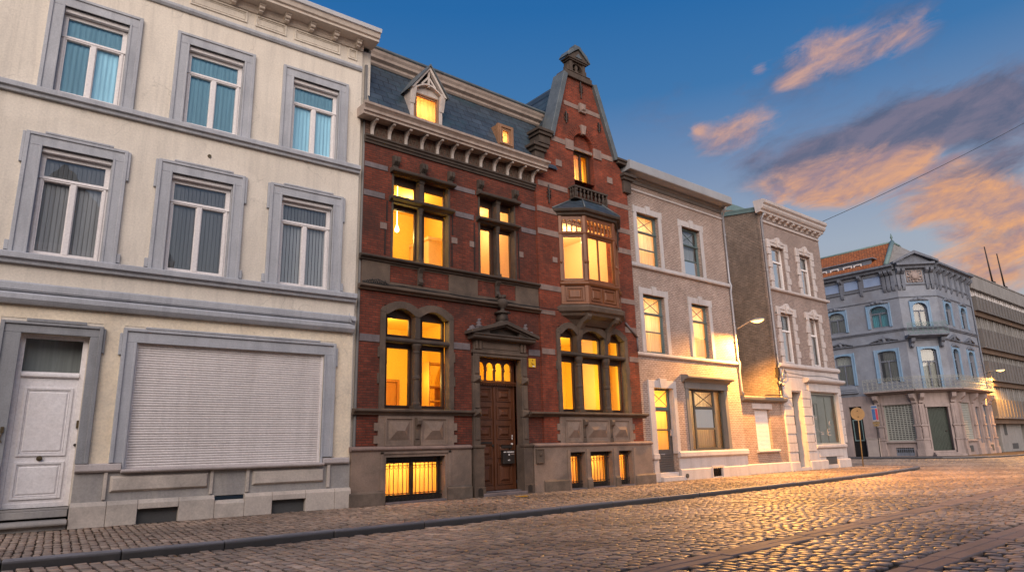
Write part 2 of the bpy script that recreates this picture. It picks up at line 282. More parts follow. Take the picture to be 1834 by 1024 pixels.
# ------------------------------------------------------------------ mesh building
class MB:
    """collects faces in a facade frame: u along the wall, d into the wall, z up"""
    def __init__(s,fr=(0,0,0)):
        s.v=[];s.f=[];s.set(fr)
    def set(s,fr):
        s.ox,s.oy=fr[0],fr[1]; s.c=math.cos(rad(fr[2])); s.s=math.sin(rad(fr[2])); return s
    def P(s,u,d,z): return (s.ox+u*s.c-d*s.s, s.oy+u*s.s+d*s.c, z)
    def add(s,pts,faces):
        b=len(s.v); s.v+= [s.P(*p) for p in pts]; s.f+=[tuple(b+i for i in f) for f in faces]; return s
    def quad(s,*p): return s.add(p,[tuple(range(len(p)))])
    def box(s,u0,u1,d0,d1,z0,z1):
        return s.add([(u0,d0,z0),(u1,d0,z0),(u1,d1,z0),(u0,d1,z0),(u0,d0,z1),(u1,d0,z1),(u1,d1,z1),(u0,d1,z1)],
            [(0,1,5,4),(1,2,6,5),(2,3,7,6),(3,0,4,7),(4,5,6,7),(3,2,1,0)])
    def taper(s,u0,u1,d0,d1,z0,z1,e):
        """box whose front face is inset by e (raised panel)"""
        return s.add([(u0,d1,z0),(u1,d1,z0),(u1,d1,z1),(u0,d1,z1),(u0+e,d0,z0+e),(u1-e,d0,z0+e),(u1-e,d0,z1-e),(u0+e,d0,z1-e)],
            [(4,5,6,7),(0,1,5,4),(1,2,6,5),(2,3,7,6),(3,0,4,7),(3,2,1,0)])
    def prism(s,pts,d0,d1):
        n=len(pts); p=[(u,d0,z) for u,z in pts]+[(u,d1,z) for u,z in pts]
        return s.add(p,[tuple(range(n)),tuple(range(2*n-1,n-1,-1))]+[(i,i+n,(i+1)%n+n,(i+1)%n) for i in range(n)])
    def mould(s,u0,u1,prof,ret=None):
        """closed (d,z) profile run along u"""
        n=len(prof); p=[(u0,d,z) for d,z in prof]+[(u1,d,z) for d,z in prof]
        return s.add(p,[tuple(range(n)),tuple(range(2*n-1,n-1,-1))]+[(i,(i+1)%n,(i+1)%n+n,i+n) for i in range(n)])
    def frame(s,u0,u1,z0,z1,w,d0,d1,wb=None,wt=None):
        wb=w if wb is None else wb; wt=w if wt is None else wt
        s.box(u0,u0+w,d0,d1,z0,z1); s.box(u1-w,u1,d0,d1,z0,z1)
        if wt: s.box(u0+w,u1-w,d0,d1,z1-wt,z1)
        if wb: s.box(u0+w,u1-w,d0,d1,z0,z0+wb)
        return s
    def plate(s,u0,u1,z0,z1,holes,d0,d1,rev=None):
        """flat sheet at d0 with rectangular holes and reveals to d1"""
        us=sorted({u0,u1,*[h[0] for h in holes],*[h[1] for h in holes]}); zs=sorted({z0,z1,*[h[2] for h in holes],*[h[3] for h in holes]})
        us=[u for u in us if u0<=u<=u1]; zs=[z for z in zs if z0<=z<=z1]
        for a,b in zip(us,us[1:]):
            for e,f in zip(zs,zs[1:]):
                cu,cz=(a+b)/2,(e+f)/2
                if any(h[0]<cu<h[1] and h[2]<cz<h[3] for h in holes): continue
                s.quad((a,d0,e),(b,d0,e),(b,d0,f),(a,d0,f))
        for h in holes:
            a,b,e,f=h[:4]
            s.quad((a,d0,e),(a,d1,e),(a,d1,f),(a,d0,f)); s.quad((b,d1,e),(b,d0,e),(b,d0,f),(b,d1,f))
            s.quad((a,d0,f),(a,d1,f),(b,d1,f),(b,d0,f)); s.quad((a,d1,e),(a,d0,e),(b,d0,e),(b,d1,e))
        return s
    def slab(s,u0,u1,z0,z1,holes,d0,d1):
        s.plate(u0,u1,z0,z1,holes,d0,d1)
        s.quad((u0,d0,z0),(u0,d1,z0),(u0,d1,z1),(u0,d0,z1)); s.quad((u1,d0,z0),(u1,d1,z0),(u1,d1,z1),(u1,d0,z1))
        s.quad((u0,d0,z1),(u0,d1,z1),(u1,d1,z1),(u1,d0,z1)); s.quad((u0,d0,z0),(u0,d1,z0),(u1,d1,z0),(u1,d0,z0)); return s
    def shell(s,u0,u1,z0,z1,dep,d0=0):
        """side walls, back and flat top behind a facade"""
        s.quad((u0,d0,z0),(u0,dep,z0),(u0,dep,z1),(u0,d0,z1)); s.quad((u1,dep,z0),(u1,d0,z0),(u1,d0,z1),(u1,dep,z1))
        s.quad((u0,dep,z0),(u1,dep,z0),(u1,dep,z1),(u0,dep,z1)); s.quad((u0,d0,z1),(u1,d0,z1),(u1,dep,z1),(u0,dep,z1)); return s
    def band(s,us,lo,hi,d0,d1):
        """solid between two curves z=lo(u) and z=hi(u)"""
        pts=[];n=len(us)
        for u in us:
            l,h=lo(u),hi(u); pts+=[(u,d0,l),(u,d0,h),(u,d1,l),(u,d1,h)]
        fs=[]
        for i in range(n-1):
            a=4*i;b=a+4
            fs+=[(a,b,b+1,a+1),(a+1,b+1,b+3,a+3),(a,a+2,b+2,b),(a+2,a+3,b+3,b+2)]
        fs+=[(0,1,3,2),(4*n-4,4*n-2,4*n-1,4*n-3)]
        return s.add(pts,fs)
    def tube(s,pts,r,n=8,r2=None):
        P=[Vector(s.P(*p)) for p in pts]; base=len(s.v); k=len(P); r2=r if r2 is None else r2
        up=Vector((0,0,1))
        for i,p in enumerate(P):
            t=(P[min(i+1,k-1)]-P[max(i-1,0)]).normalized()
            a=t.cross(up if abs(t.z)<.95 else Vector((1,0,0))).normalized(); b=t.cross(a)
            rr=r+(r2-r)*i/max(1,k-1)
            for j in range(n):
                q=p+rr*(math.cos(2*math.pi*j/n)*a+math.sin(2*math.pi*j/n)*b); s.v.append(tuple(q))
        for i in range(k-1):
            for j in range(n):
                s.f.append((base+i*n+j,base+i*n+(j+1)%n,base+(i+1)*n+(j+1)%n,base+(i+1)*n+j))
        s.f.append(tuple(base+j for j in range(n))); s.f.append(tuple(base+(k-1)*n+j for j in reversed(range(n)))); return s
    def lathe(s,u,d,prof,n=12,half=False):
        pts=[];k=len(prof)
        for r,z in prof:
            for j in range(n):
                a=2*math.pi*j/n; pts.append((u+r*math.cos(a),d+r*math.sin(a),z))
        fs=[(i*n+j,i*n+(j+1)%n,(i+1)*n+(j+1)%n,(i+1)*n+j) for i in range(k-1) for j in range(n)]
        fs+=[tuple(range(n)),tuple((k-1)*n+j for j in reversed(range(n)))]
        return s.add(pts,fs)
    def disc(s,u,z,r,d0,d1,n=20):
        return s.prism([(u+r*math.cos(2*math.pi*i/n),z+r*math.sin(2*math.pi*i/n)) for i in range(n)],d0,d1)
    def wavy(s,u0,u1,z0,z1,d,amp=.03,per=.12,n=None):
        n=n or max(8,int((u1-u0)/per*8)); pts=[]
        for i in range(n+1):
            u=u0+(u1-u0)*i/n
            o=amp*math.sin(2*math.pi*u/per)+.4*amp*math.sin(2*math.pi*u/per*.37+1)
            pts+=[(u,d+o,z0),(u,d+o*.8,z1)]
        return s.add(pts,[(2*i,2*i+2,2*i+3,2*i+1) for i in range(n)])
    def blob(s,u,d,z,ru,rd,rz,n=8,k=6,jit=.15):
        pts=[(u,d,z-rz)];
        for i in range(1,k):
            t=math.pi*i/k
            for j in range(n):
                a=2*math.pi*j/n; q=1+random.uniform(-jit,jit)
                pts.append((u+ru*q*math.sin(t)*math.cos(a),d+rd*q*math.sin(t)*math.sin(a),z-rz*q*math.cos(t)))
        pts.append((u,d,z+rz)); e=len(pts)-1
        fs=[(0,1+(j+1)%n,1+j) for j in range(n)]
        for i in range(k-2):
            for j in range(n): fs.append((1+i*n+j,1+i*n+(j+1)%n,1+(i+1)*n+(j+1)%n,1+(i+1)*n+j))
        b=1+(k-2)*n
        fs+=[(b+j,b+(j+1)%n,e) for j in range(n)]
        return s.add(pts,fs)
    def build(s,name,mat,parent=None,bevel=0,smooth=False,label=None):
        me=bpy.data.meshes.new(name); me.from_pydata(s.v,[],s.f)
        bm=bmesh.new(); bm.from_mesh(me); bmesh.ops.recalc_face_normals(bm,faces=bm.faces[:]); bm.to_mesh(me); bm.free()
        me.materials.append(M[mat]); o=bpy.data.objects.new(name,me); COL.objects.link(o)
        if smooth:
            me.polygons.foreach_set('use_smooth',[True]*len(me.polygons))
        if bevel:
            b=o.modifiers.new('edge','BEVEL'); b.width=bevel; b.segments=1; b.limit_method='ANGLE'; b.angle_limit=rad(40)
        if parent is not None:
            o.parent=parent
            if parent.type=='EMPTY' and parent.get('_abs'): o.matrix_parent_inverse=Matrix.Translation(-parent.location)
        if label: o['label']=label
        return o

def tag(o,label,cat=None,group=None,kind=None):
    if label: o['label']=label
    if cat: o['category']=cat
    if group: o['group']=group
    if kind: o['kind']=kind
    return o
def thing(name,label,cat,loc=(0,0,0),rz=0,group=None,absolute=True):
    e=bpy.data.objects.new(name,None); COL.objects.link(e); e.empty_display_size=.3
    e.location=loc; e.rotation_euler=(0,0,rz)
    if absolute: e['_abs']=1
    return tag(e,label,cat,group)
def lamp(name,loc,power,col,parent,size=.05):
    l=bpy.data.lights.new(name,'POINT'); l.energy=power; l.color=col; l.shadow_soft_size=size
    o=bpy.data.objects.new(name,l); COL.objects.link(o); o.location=loc
    if parent is not None:
        o.parent=parent
        if parent.type=='EMPTY' and parent.get('_abs'): o.matrix_parent_inverse=Matrix.Translation(-parent.location)
    return o
def panes(parent,holes,d,mat,fr=(0,0,0)):
    m=MB(fr)
    for a,b,e,f in holes: m.quad((a,d,e),(b,d,e),(b,d,f),(a,d,f))
    return m.build('pane',mat,parent)
def room(house,u0,u1,z0,z1,d0,d1,mat='room',fr=(0,0,0)):
    m=MB(fr); u0+=.013; u1-=.013; z0+=.013; z1-=.013
    m.quad((u0,d0,z0),(u0,d1,z0),(u0,d1,z1),(u0,d0,z1)); m.quad((u1,d0,z0),(u1,d1,z0),(u1,d1,z1),(u1,d0,z1))
    m.quad((u0,d1,z0),(u1,d1,z0),(u1,d1,z1),(u0,d1,z1)); m.quad((u0,d0,z1),(u1,d0,z1),(u1,d1,z1),(u0,d1,z1)); m.quad((u0,d0,z0),(u1,d0,z0),(u1,d1,z0),(u0,d1,z0))
    return m.build('room',mat,house)
LAMP1=8000; LAMP2=5600; ROOMK=.7
SUN_EL=6; SUN_AZ=222; SKYK=.02
SUN_E=3.8; SUN_ANG=60; SUN_C=(1.,.86,.76); SUN_LAZ=218; SUN_LEL=29
EXPO=0
# ------------------------------------------------------------------ cream house on the left (own frame: u<0 leftwards)
big=thing('townhouse','tall cream stuccoed house with grey stone window frames and a wide closed roller shutter','house',(8.24,0,0),rad(-2.1),absolute=False)
T=[(-7.52,-6.16),(-4.77,-3.37),(-2.0,-.62)]            # openings, top floor
Md=[(-7.55,-6.16),(-4.87,-3.42),(-2.13,-.67)]            # openings, first floor
UL=-9.6
holes=[(a,b,9.72,11.95) for a,b in T]+[(a,b,5.80,8.31) for a,b in Md]+[(-7.42,-6.17,.46,4.06),(-5.24,-.74,1.17,4.0)]
w=MB(); w.plate(UL,.10,.5,13.6,holes,0,.22); w.shell(UL,.44,0,14.0,9,.14)
w.quad((.10,0,.0),(.10,.14,.0),(.10,.14,13.6),(.10,0,13.6)); w.quad((.10,.14,0),(.44,.14,0),(.44,.14,13.7),(.10,.14,13.7))
w.quad((UL,0,13.6),(.1,0,13.6),(.1,.14,13.6),(UL,.14,13.6))
w.build('wall','cream',big)
# rough render of the ground storey, a coat 12 mm thick
m=MB()
m.plate(UL,.075,1.3,4.67,[(-7.80,-5.94,1.2,4.38),(-5.52,-.44,1.2,4.38)],-.012,0)
m.build('rough_render','cream_rough',big)
# sill courses
def sillcourse(u0,u1,z0,z1,p,mat,par,name='sill_course'):
    h=z1-z0
    return MB().mould(u0,u1,[(0,z0),(-p*.55,z0),(-p*.6,z0+.35*h),(-p,z0+.42*h),(-p,z1-.02),(-p+.03,z1),(0,z1)]).build(name,mat,par,.006)
sillcourse(UL,.10,9.46,9.69,.17,'greytrim',big)
sillcourse(UL,.10,5.54,5.78,.19,'greytrim',big)
m=MB(); m.mould(UL,.10,[(0,4.93),(-.10,4.93),(-.13,4.97),(-.13,5.10),(-.10,5.14),(0,5.14)])
m.mould(UL,.06,[(0,4.66),(-.12,4.66),(-.15,4.70),(-.19,4.76),(-.19,4.86),(-.15,4.90),(0,4.90)])
m.build('band_course','greytrim',big,.006)
MB().mould(UL,.08,[(0,12.86),(-.05,12.86),(-.09,12.92),(-.09,12.97),(-.06,13.02),(0,13.02)]).build('frieze_moulding','greytrim',big,.005)
# frieze panels
m=MB()
for a,b in ((-9.3,-8.35),(-8.05,-6.5),(-6.2,-5.15),(-4.86,-3.38),(-3.16,-2.28),(-2.05,-.63),(-.38,-.08)):
    m.frame(a,b,13.18,13.54,.05,-.035,0); m.frame(a+.07,b-.07,13.25,13.47,.025,-.02,0)
m.build('frieze_panels','cream',big,.006)
MB().mould(UL,.10,[(0,13.56),(-.05,13.56),(-.08,13.62),(-.08,13.66),(-.13,13.74),(0,13.74)]).build('eaves_moulding','cornice_cream',big,.005)
m=MB(); m.mould(UL,.42,[(0,13.74),(-.50,13.76),(-.50,13.84),(-.56,13.86),(-.60,13.98),(-.60,14.10),(0,14.12)])
m.build('cornice','cornice_cream',big,.008)
MB().mould(UL,.42,[(-.60,13.99),(-.66,14.0),(-.70,14.10),(-.68,14.12),(-.60,14.12)]).build('gutter','zincwhite',big)
for k in range(14):
    u=-.13-.735*k
    m=MB(); m.box(u-.075,u+.075,-.30,0,13.62,13.755); m.box(u-.06,u+.06,-.22,-.01,13.56,13.62); m.box(u-.09,u+.09,-.34,0,13.70,13.757)
    m.build('bracket','cornice_cream',big,.012)

def big_window(a,b,z0,z1,zt,ears,curt,blind=False):
    # moulded surround
    o=.30 if blind else .28
    m=MB(); top=z1+.30
    m.box(a-o,a,-.06,.0,z0-.02,z1); m.box(b,b+o-.03,-.06,.0,z0-.02,z1); m.box(a-o,b+o-.03,-.06,.0,z1,top-.03)
    m.box(a-o-.03,a-o+.05,-.09,0,z0-.02,top); m.box(b+o-.08,b+o,-.09,0,z0-.02,top); m.box(a-o+.05,b+o-.08,-.09,0,top-.07,top)
    m.box(a-.05,a+.0,-.075,0,z0-.02,z1+.05); m.box(b,b+.05,-.075,0,z0-.02,z1+.05); m.box(a,b,-.075,0,z1,z1+.05)
    if ears:
        m.box(a+.02,b-.02,-.10,0,top,top+.05)
        for s in (a-o-.09,b+o): m.box(s,s+.06,-.07,0,z1-.45,top-.02)
        for s in (a-o-.11,b+o): m.box(s,s+.08,-.07,0,z0+.02,z0+.24)
    m.build('window_surround','greytrim',big,.008)
    # reveal lining
    m=MB(); m.box(a,a+.012,.0,.14,z0,z1); m.box(b-.012,b,0,.14,z0,z1); m.box(a+.012,b-.012,0,.14,z1-.012,z1)
    m.build('reveal_lining','greytrim',big)
    m=MB(); c=(a+b)/2
    m.box(a+.012,b-.012,.02,.13,z1-.10,z1-.012)
    hs=[(a+.11,b-.11,zt+.05,z1-.19),(a+.13,c-.075,z0+.12,zt-.07),(c+.075,b-.13,z0+.12,zt-.07)]
    m.slab(a+.012,b-.012,z0,z1-.10,hs,.14,.21)
    m.frame(a+.05,b-.05,z0+.04,zt-.01,.05,.115,.14); m.box(c-.055,c+.055,.11,.14,z0+.09,zt-.06)
    m.mould(a+.012,b-.012,[(.14,zt-.03),(.10,zt-.025),(.10,zt+.0),(.14,zt+.02)])
    f=m.build('window','pvc',big,.006)
    panes(f,hs,.18,'glass')
    m=MB()
    if blind:
        u=a+.10
        while u<b-.08:
            t=random.uniform(.015,.04); m.quad((u,.235,z0+.08),(u+.085,.235+t,z0+.08),(u+.085,.235+t,z1-.15),(u,.235,z1-.15)); u+=.092
        m.build('vertical_blind','blind',f)
    else:
        m.wavy(a+.05,b-.05,z0+.02,z1-.1,.228,.009,.105); m.build('curtain','curt_skytint',f)
for a,b in T: big_window(a,b,9.72,11.95,11.25,False,'curt_skytint')
for a,b in Md: big_window(a,b,5.80,8.31,7.63,True,'blind',True)
# front door
m=MB(); a,b,z1=-7.42,-6.17,4.06
m.box(a-.33,a,-.07,0,.5,z1); m.box(b,b+.20,-.07,0,1.32,z1); m.box(a-.33,b+.20,-.07,0,z1,z1+.22)
m.box(a-.38,a-.30,-.11,0,.5,z1+.24); m.box(b+.16,b+.24,-.11,0,1.32,z1+.24); m.box(a-.30,b+.16,-.11,0,z1+.18,z1+.24)
m.box(a+.06,b-.10,-.12,0,z1+.24,z1+.31); m.box(b+.24,b+.29,-.08,0,z1-.35,z1+.2)
m.build('door_surround','greytrim_dark',big,.008)
m=MB(); m.frame(a,b,.46,z1,.10,.16,.24,.02,.08); m.box(a+.10,b-.10,.16,.24,3.18,3.27); m.mould(a+.1,b-.1,[(.16,3.14),(.12,3.17),(.12,3.22),(.16,3.26)])
df=m.build('door_frame','doorwhite',big,.006)
panes(df,[(a+.10,b-.10,3.27,z1-.08)],.21,'glass_dull')
MB().quad((a,.5,3.0),(b,.5,3.0),(b,.5,4.1),(a,.5,4.1)).build('fanlight_backing','blind',df)
m=MB(); m.box(a+.10,b-.10,.185,.235,.48,3.18)
for e,f in ((1.50,2.94),(.63,1.39)):
    m.frame(a+.20,b-.17,e,f,.055,.155,.185); m.frame(a+.26,b-.23,e+.06,f-.06,.02,.17,.185); m.taper(a+.29,b-.26,.165,.185,e+.09,f-.09,.03)
m.box(a+.10,b-.10,.165,.185,.48,.56)
d=m.build('door','doorwhite',big,.007)
m=MB(); m.disc((a+b)/2,1.455,.055,.13,.155,14); m.disc((a+b)/2,1.455,.03,.105,.13,12); m.build('door_knob','copper',d,.005)
m=MB(); m.box(b-.045,b-.005,.10,.16,2.08,2.24); m.box(a-.11,a-.05,-.10,-.07,1.98,2.10); m.tube([(a-.08,-.09,1.98),(a-.10,-.10,1.85),(a-.06,-.10,1.78)],.012); m.build('bell_fitting','copper',big,.004)
MB().disc(b-.02,1.72,.03,.13,.16).build('lock_plate','iron',big)
m=MB(); m.box(a-.2,b,.0,.30,.40,.46); m.box(a-.05,b-.02,-.03,.28,.26,.40); m.mould(a-.2,b-.02,[(.1,.10),(-.20,.10),(-.22,.14),(-.20,.20),(.1,.22)]); m.box(a-.2,b-.02,-.10,.2,0,.10)
m.build('doorstep','basestone_dark',big,.01)
# shutter
m=MB(); a,b,z1=-5.24,-.74,4.0
m.box(a-.24,a,-.07,0,1.32,z1); m.box(b,b+.25,-.07,0,1.32,z1); m.box(a-.24,b+.25,-.07,0,z1,z1+.28)
m.box(a-.30,a-.22,-.11,0,1.32,z1+.32); m.box(b+.23,b+.31,-.11,0,1.32,z1+.32); m.box(a-.22,b+.23,-.11,0,z1+.25,z1+.32)
m.box(a+.15,b-.15,-.12,0,z1+.32,z1+.37)
for s in (a-.36,b+.31): m.box(s,s+.06,-.08,0,z1-.30,z1+.2)
for s in (a-.05,b): m.box(s,s+.05,-.085,0,1.17,z1)
m.build('shutter_surround','greytrim',big,.008)
m=MB(); zz=1.19; 
while zz<z1-.001:
    zt=min(zz+.0565,z1); o=random.gauss(0,.003)+(.006 if random.random()<.06 else 0); m.mould(a+.05,b-.05,[(.09,zz),(.052+o,zz+.006),(.045+o,zz+.03),(.052+o,zt-.006),(.09,zt-.001)]); zz+=.0575
sh=m.build('roller_shutter','shutter',big)
m=MB(); m.box(a,a+.05,.02,.14,1.17,z1); m.box(b-.05,b,.02,.14,1.17,z1); m.build('guide_rail','pvc',sh,.004)
m=MB(); m.mould(-6.16,-5.30,[(0,1.13),(-.10,1.13),(-.14,1.17),(-.14,1.30),(0,1.32)]); m.mould(-5.30,-.68,[(.1,1.09),(-.17,1.10),(-.20,1.13),(-.20,1.17),(.1,1.20)]); m.mould(-.68,.03,[(0,1.13),(-.10,1.13),(-.14,1.17),(-.14,1.28),(0,1.30)])
m.build('sill','stone4',big,.008)
# base
m=MB(); m.box(-6.15,.10,-.04,.1,.50,1.13)
m.build('base_panel_wall','basestone_dark',big,.006)
m=MB()
for p,q in ((-5.48,-3.45),(-2.45,-.62)): m.taper(p,q,-.11,-.04,.69,1.05,.05)
m.box(-5.60,-5.53,-.09,-.04,.55,1.12); m.box(-3.42,-3.35,-.09,-.04,.55,1.12); m.box(-2.60,-2.52,-.09,-.04,.55,1.12); m.box(-.55,-.47,-.09,-.04,.55,1.12)
m.build('raised_panel','basestone',big,.008)
m=MB(); hs=[(-4.90,-4.07,.05,.32),(-1.96,-1.12,.05,.32)]
cuts=[-6.17,-5.50,-4.90,-4.07,-3.30,-2.62,-1.96,-1.12,-.35,.10]
for p,q in zip(cuts,cuts[1:]):
    vent=(p in (-4.90,-1.96)); top=.52 if p not in (-3.30,) else .40
    z0=.32 if vent else 0
    m.mould(p+.004,q-.004,[(0,z0),(-.16,z0),(-.16,top-.08),(-.11,top),(0,top)])
m.mould(UL,-7.44,[(0,0),(-.16,0),(-.16,.44),(-.11,.52),(0,.52)]); m.box(-7.8,-7.44,-.06,0,.52,1.2)
m.build('plinth','basestone',big,.008)
m=MB()
for p,q,_,_ in hs: m.quad((p,-.03,0),(q,-.03,0),(q,-.03,.33),(p,-.03,.33))
m.build('cellar_vent','opening',big)
m=MB(); m.tube([(.27,.08,13.2),(.27,.08,9.6),(.26,.08,5.2),(.24,.07,1.4),(.24,.05,.1)],.05,8); m.build('downpipe','gutter3_dark',big,0,True)
m=MB(); m.disc(-.02,5.03,.07,-.28,-.20); m.tube([(-.10,-.12,5.2),(-.13,-.2,5.05),(-.08,-.22,4.92),(.05,-.2,4.9)],.012); m.build('cable_box','greytrim',big,.004)
m=MB(); m.disc(-4.05,8.98,.045,-.03,0,10); m.build('vent_cap','copper',big)

# ------------------------------------------------------------------ red brick house
red=thing('townhouse','ornate red brick house with a steep gable, glowing yellow windows and a wooden bay','house',(12,0,0))
X0,X1,XG=8.52,20.44,15.34
hL=[(9.46,11.60,7.03,9.78),(12.76,14.38,7.03,9.78),(9.29,11.58,2.58,5.60),(12.64,14.44,0,4.34)]
w=MB(); w.plate(X0,XG,1.5,11.35,hL,0,.26); w.shell(X0,X1,0,11.4,9,0.02)
w.quad((X0,0,1.5),(X0,0,11.4),(X0,.02,11.4),(X0,.02,1.5))
# second wing, 90 mm proud
w.build('wall','brick',red)
hR=[(16.18,19.66,2.58,5.62),(17.38,18.50,11.0,11.5),(16.62,19.34,7.2,9.72)]
g=MB(); g.plate(XG,X1,1.5,11.5,hR,-.09,.26)
g.quad((XG,-.09,1.5),(XG,.0,1.5),(XG,0,11.5),(XG,-.09,11.5)); g.quad((X1,-.09,0),(X1,.3,0),(X1,.3,12.4),(X1,-.09,12.4))
# gable
def outl(u):
    P=[(15.42,12.25),(16.10,12.95),(16.22,13.10),(17.07,15.98),(18.70,15.98),(19.72,13.05),(19.85,12.85),(20.40,12.3)]
    for (a,b),(c,d) in zip(P,P[1:]):
        if a<=u<=c: return b+(d-b)*(u-a)/(c-a)
    return P[0][1] if u<P[0][0] else P[-1][1]
def garch(u):
    c,r=17.94,.56
    return 13.0+math.sqrt(max(0,r*r-(u-c)**2))
us=sorted({15.42,16.1,16.22,17.07,18.7,19.72,19.85,20.4,*np.linspace(17.38,18.50,15).tolist()})
for a,b in zip(us,us[1:]):
    lo=(lambda u:11.5)
    if 17.379<=a and b<=18.501: lo=garch
    g.quad((a,-.09,lo(a)),(b,-.09,lo(b)),(b,-.09,outl(b)),(a,-.09,outl(a)))
    if lo is garch: g.quad((a,-.09,lo(a)),(a,.26,lo(a)),(b,.26,lo(b)),(b,-.09,lo(b)))
    g.quad((a,-.09,outl(a)),(b,-.09,outl(b)),(b,.35,outl(b)),(a,.35,outl(a)))
for u in (17.38,18.50): g.quad((u,-.09,11.5),(u,.26,11.5),(u,.26,13.0),(u,-.09,13.0))
for a,b in zip(us,us[1:]): g.quad((a,.35,11.4),(b,.35,11.4),(b,.35,outl(b)),(a,.35,outl(a))) if not(17.37<a<18.5) else None
g.build('gable_wall','brick_red',red)
# brick arch ring + keystones
m=MB(); n=22
for i in range(n):
    t0=math.pi*i/n+.012; t1=math.pi*(i+1)/n-.012
    m.prism([(17.94-math.cos(t)*r,13.0+math.sin(t)*r) for t,r in ((t0,.57),(t0,.86),(t1,.86),(t1,.57))],-.115,-.09)
m.build('brick_arch','brick_red',red)
# stone bands
m=MB()
def bnd(a,b,z0,z1,d=0): m.box(a,b,d-.022,d+.01,z0,z1)
for a,b in ((X0,9.22),(11.82,12.56),(14.66,XG)): bnd(a,b,8.87,9.05)
bnd(11.78,12.62,9.79,9.95); bnd(X0,9.30,9.80,9.96); bnd(14.62,XG,9.79,9.95)
for a,b in ((X0,9.15),(11.70,12.36),(14.82,XG)): bnd(a,b,4.48,4.69)
m.build('stone_band','stoneband_grey',red,.005)
m=MB(); G=-.09
for z0,z1 in ((9.80,10.01),(8.93,9.15),(6.86,7.06)): bnd(XG+.02,16.42,z0,z1,G); bnd(19.58,X1-.02,z0,z1,G)
bnd(XG+.02,16.05,5.98,6.13,G); bnd(XG+.02,15.97,4.56,4.76,G); bnd(19.9,X1-.02,4.56,4.76,G); bnd(19.75,X1-.02,5.7,5.92,G)
bnd(XG+.1,16.95,10.82,11.02,G); bnd(18.80,X1-.02,10.87,11.07,G)
for a,b in ((16.22,17.35),(18.56,19.66)): bnd(a,b,12.82,13.03,G)
m.box(16.95,17.38,-.14,-.08,12.68,13.10); m.box(18.5,18.95,-.14,-.08,12.68,13.10)
m.box(17.385,18.495,-.06,.02,12.80,12.92)
bnd(16.98,17.78,14.58,14.77,G); bnd(18.14,19.02,14.58,14.77,G)
for u,z in ((16.55,11.96),(19.40,11.94)): m.box(u-.15,u+.15,-.12,-.08,z-.13,z+.13)
for u,z in ((9.2,8.02),(11.78,8.02),(12.5,8.02),(14.6,8.02),(16.15,8.05)): m.box(u-.11,u+.11,-.115 if u>15 else -.022,.01,z-.1,z+.1)
m.build('stone_band','stoneband',red,.005)
m=MB(); m.box(17.79,18.13,-.20,-.05,14.48,14.88); m.taper(17.84,18.08,-.26,-.20,14.55,14.82,.05); m.prism([(17.86,13.52),(18.02,13.52),(18.10,13.92),(17.80,13.92)],-.20,-.05)
m.build('keystone','stoneband',red,.01)
# raking copings, kneelers, cap of the gable
m=MB()
def rake(p,q,wd,t):
    (a,b),(c,d)=p,q; l=math.hypot(c-a,d-b); nx,nz=(b-d)/l,(c-a)/l
    if nz<0: nx,nz=-nx,-nz
    m.prism([(a-nx*wd*.6,b-nz*wd*.6),(c-nx*wd*.6,d-nz*wd*.6),(c+nx*wd*.5,d+nz*wd*.5),(a+nx*wd*.5,b+nz*wd*.5)],-.24,.42)
rake((16.15,12.98),(17.05,15.98),.2,0); rake((19.80,12.92),(18.72,15.98),.2,0)
m.build('gable_coping','lead',red,.01)
m=MB()
m.box(15.40,16.18,-.30,.4,12.98,13.10); m.box(15.48,16.14,-.24,.4,12.86,12.98); m.box(15.55,16.1,-.16,.4,12.55,12.86)
m.box(15.10,15.85,-.36,.4,12.26,12.38); m.box(15.2,15.8,-.28,.4,12.12,12.26); m.box(15.28,15.74,-.2,.4,11.5,12.12)
m.box(19.80,20.52,-.30,.4,12.92,13.02); m.box(19.85,20.46,-.24,.4,12.80,12.92)
m.box(20.05,20.82,-.36,.4,12.28,12.40); m.box(20.1,20.72,-.28,.4,12.14,12.28); m.box(20.15,20.6,-.2,.4,11.6,12.14)
m.build('kneeler_stone','soot',red,.012)
m=MB()
m.box(17.00,18.72,-.20,.40,15.90,15.98); m.box(17.10,18.62,-.16,.38,15.98,16.18); m.box(17.2,18.52,-.18,.36,16.18,16.23)
m.box(17.42,17.57,-.12,.26,16.23,16.72); m.box(18.15,18.30,-.12,.26,16.23,16.72); m.box(17.57,18.15,.10,.26,16.23,16.72)
m.box(17.32,17.42,-.08,.2,16.23,16.50); m.box(18.30,18.40,-.08,.2,16.23,16.50)
m.band(np.linspace(17.57,18.15,11).tolist(),lambda u:16.46+math.sqrt(max(0,.29**2-(u-17.86)**2))*.7,lambda u:16.72,-.08,.10)
m.box(17.36,18.36,-.17,.28,16.72,16.78); m.box(17.28,18.44,-.21,.30,16.78,16.84)
m.prism([(17.28,16.84),(18.44,16.84),(18.2,17.02),(17.86,17.26),(17.52,17.02)],-.18,.28)
m.build('gable_pinnacle','soot',red,.012)
m=MB(); m.prism([(17.20,16.85),(17.28,16.85),(17.54,17.08),(17.86,17.32),(18.18,17.08),(18.44,16.85),(18.52,16.85),(18.34,17.14),(18.04,17.34),(17.96,17.44),(17.76,17.44),(17.68,17.34),(17.38,17.14)],-.23,.32); m.prism([(17.66,16.90),(18.06,16.90),(17.86,17.10)],-.21,-.17)
m.box(17.74,17.98,-.14,.2,17.42,17.53); m.blob(17.34,-.15,17.0,.07,.07,.09); m.blob(18.38,-.15,17.0,.07,.07,.09)
m.build('pinnacle_roof','lead',red,.008)
m=MB(); m.lathe(17.86,0.0,[(.10,16.23),(.08,16.32),(.05,16.42),(.09,16.52),(.05,16.64)],10); m.build('niche_finial','soot',red,0,True)
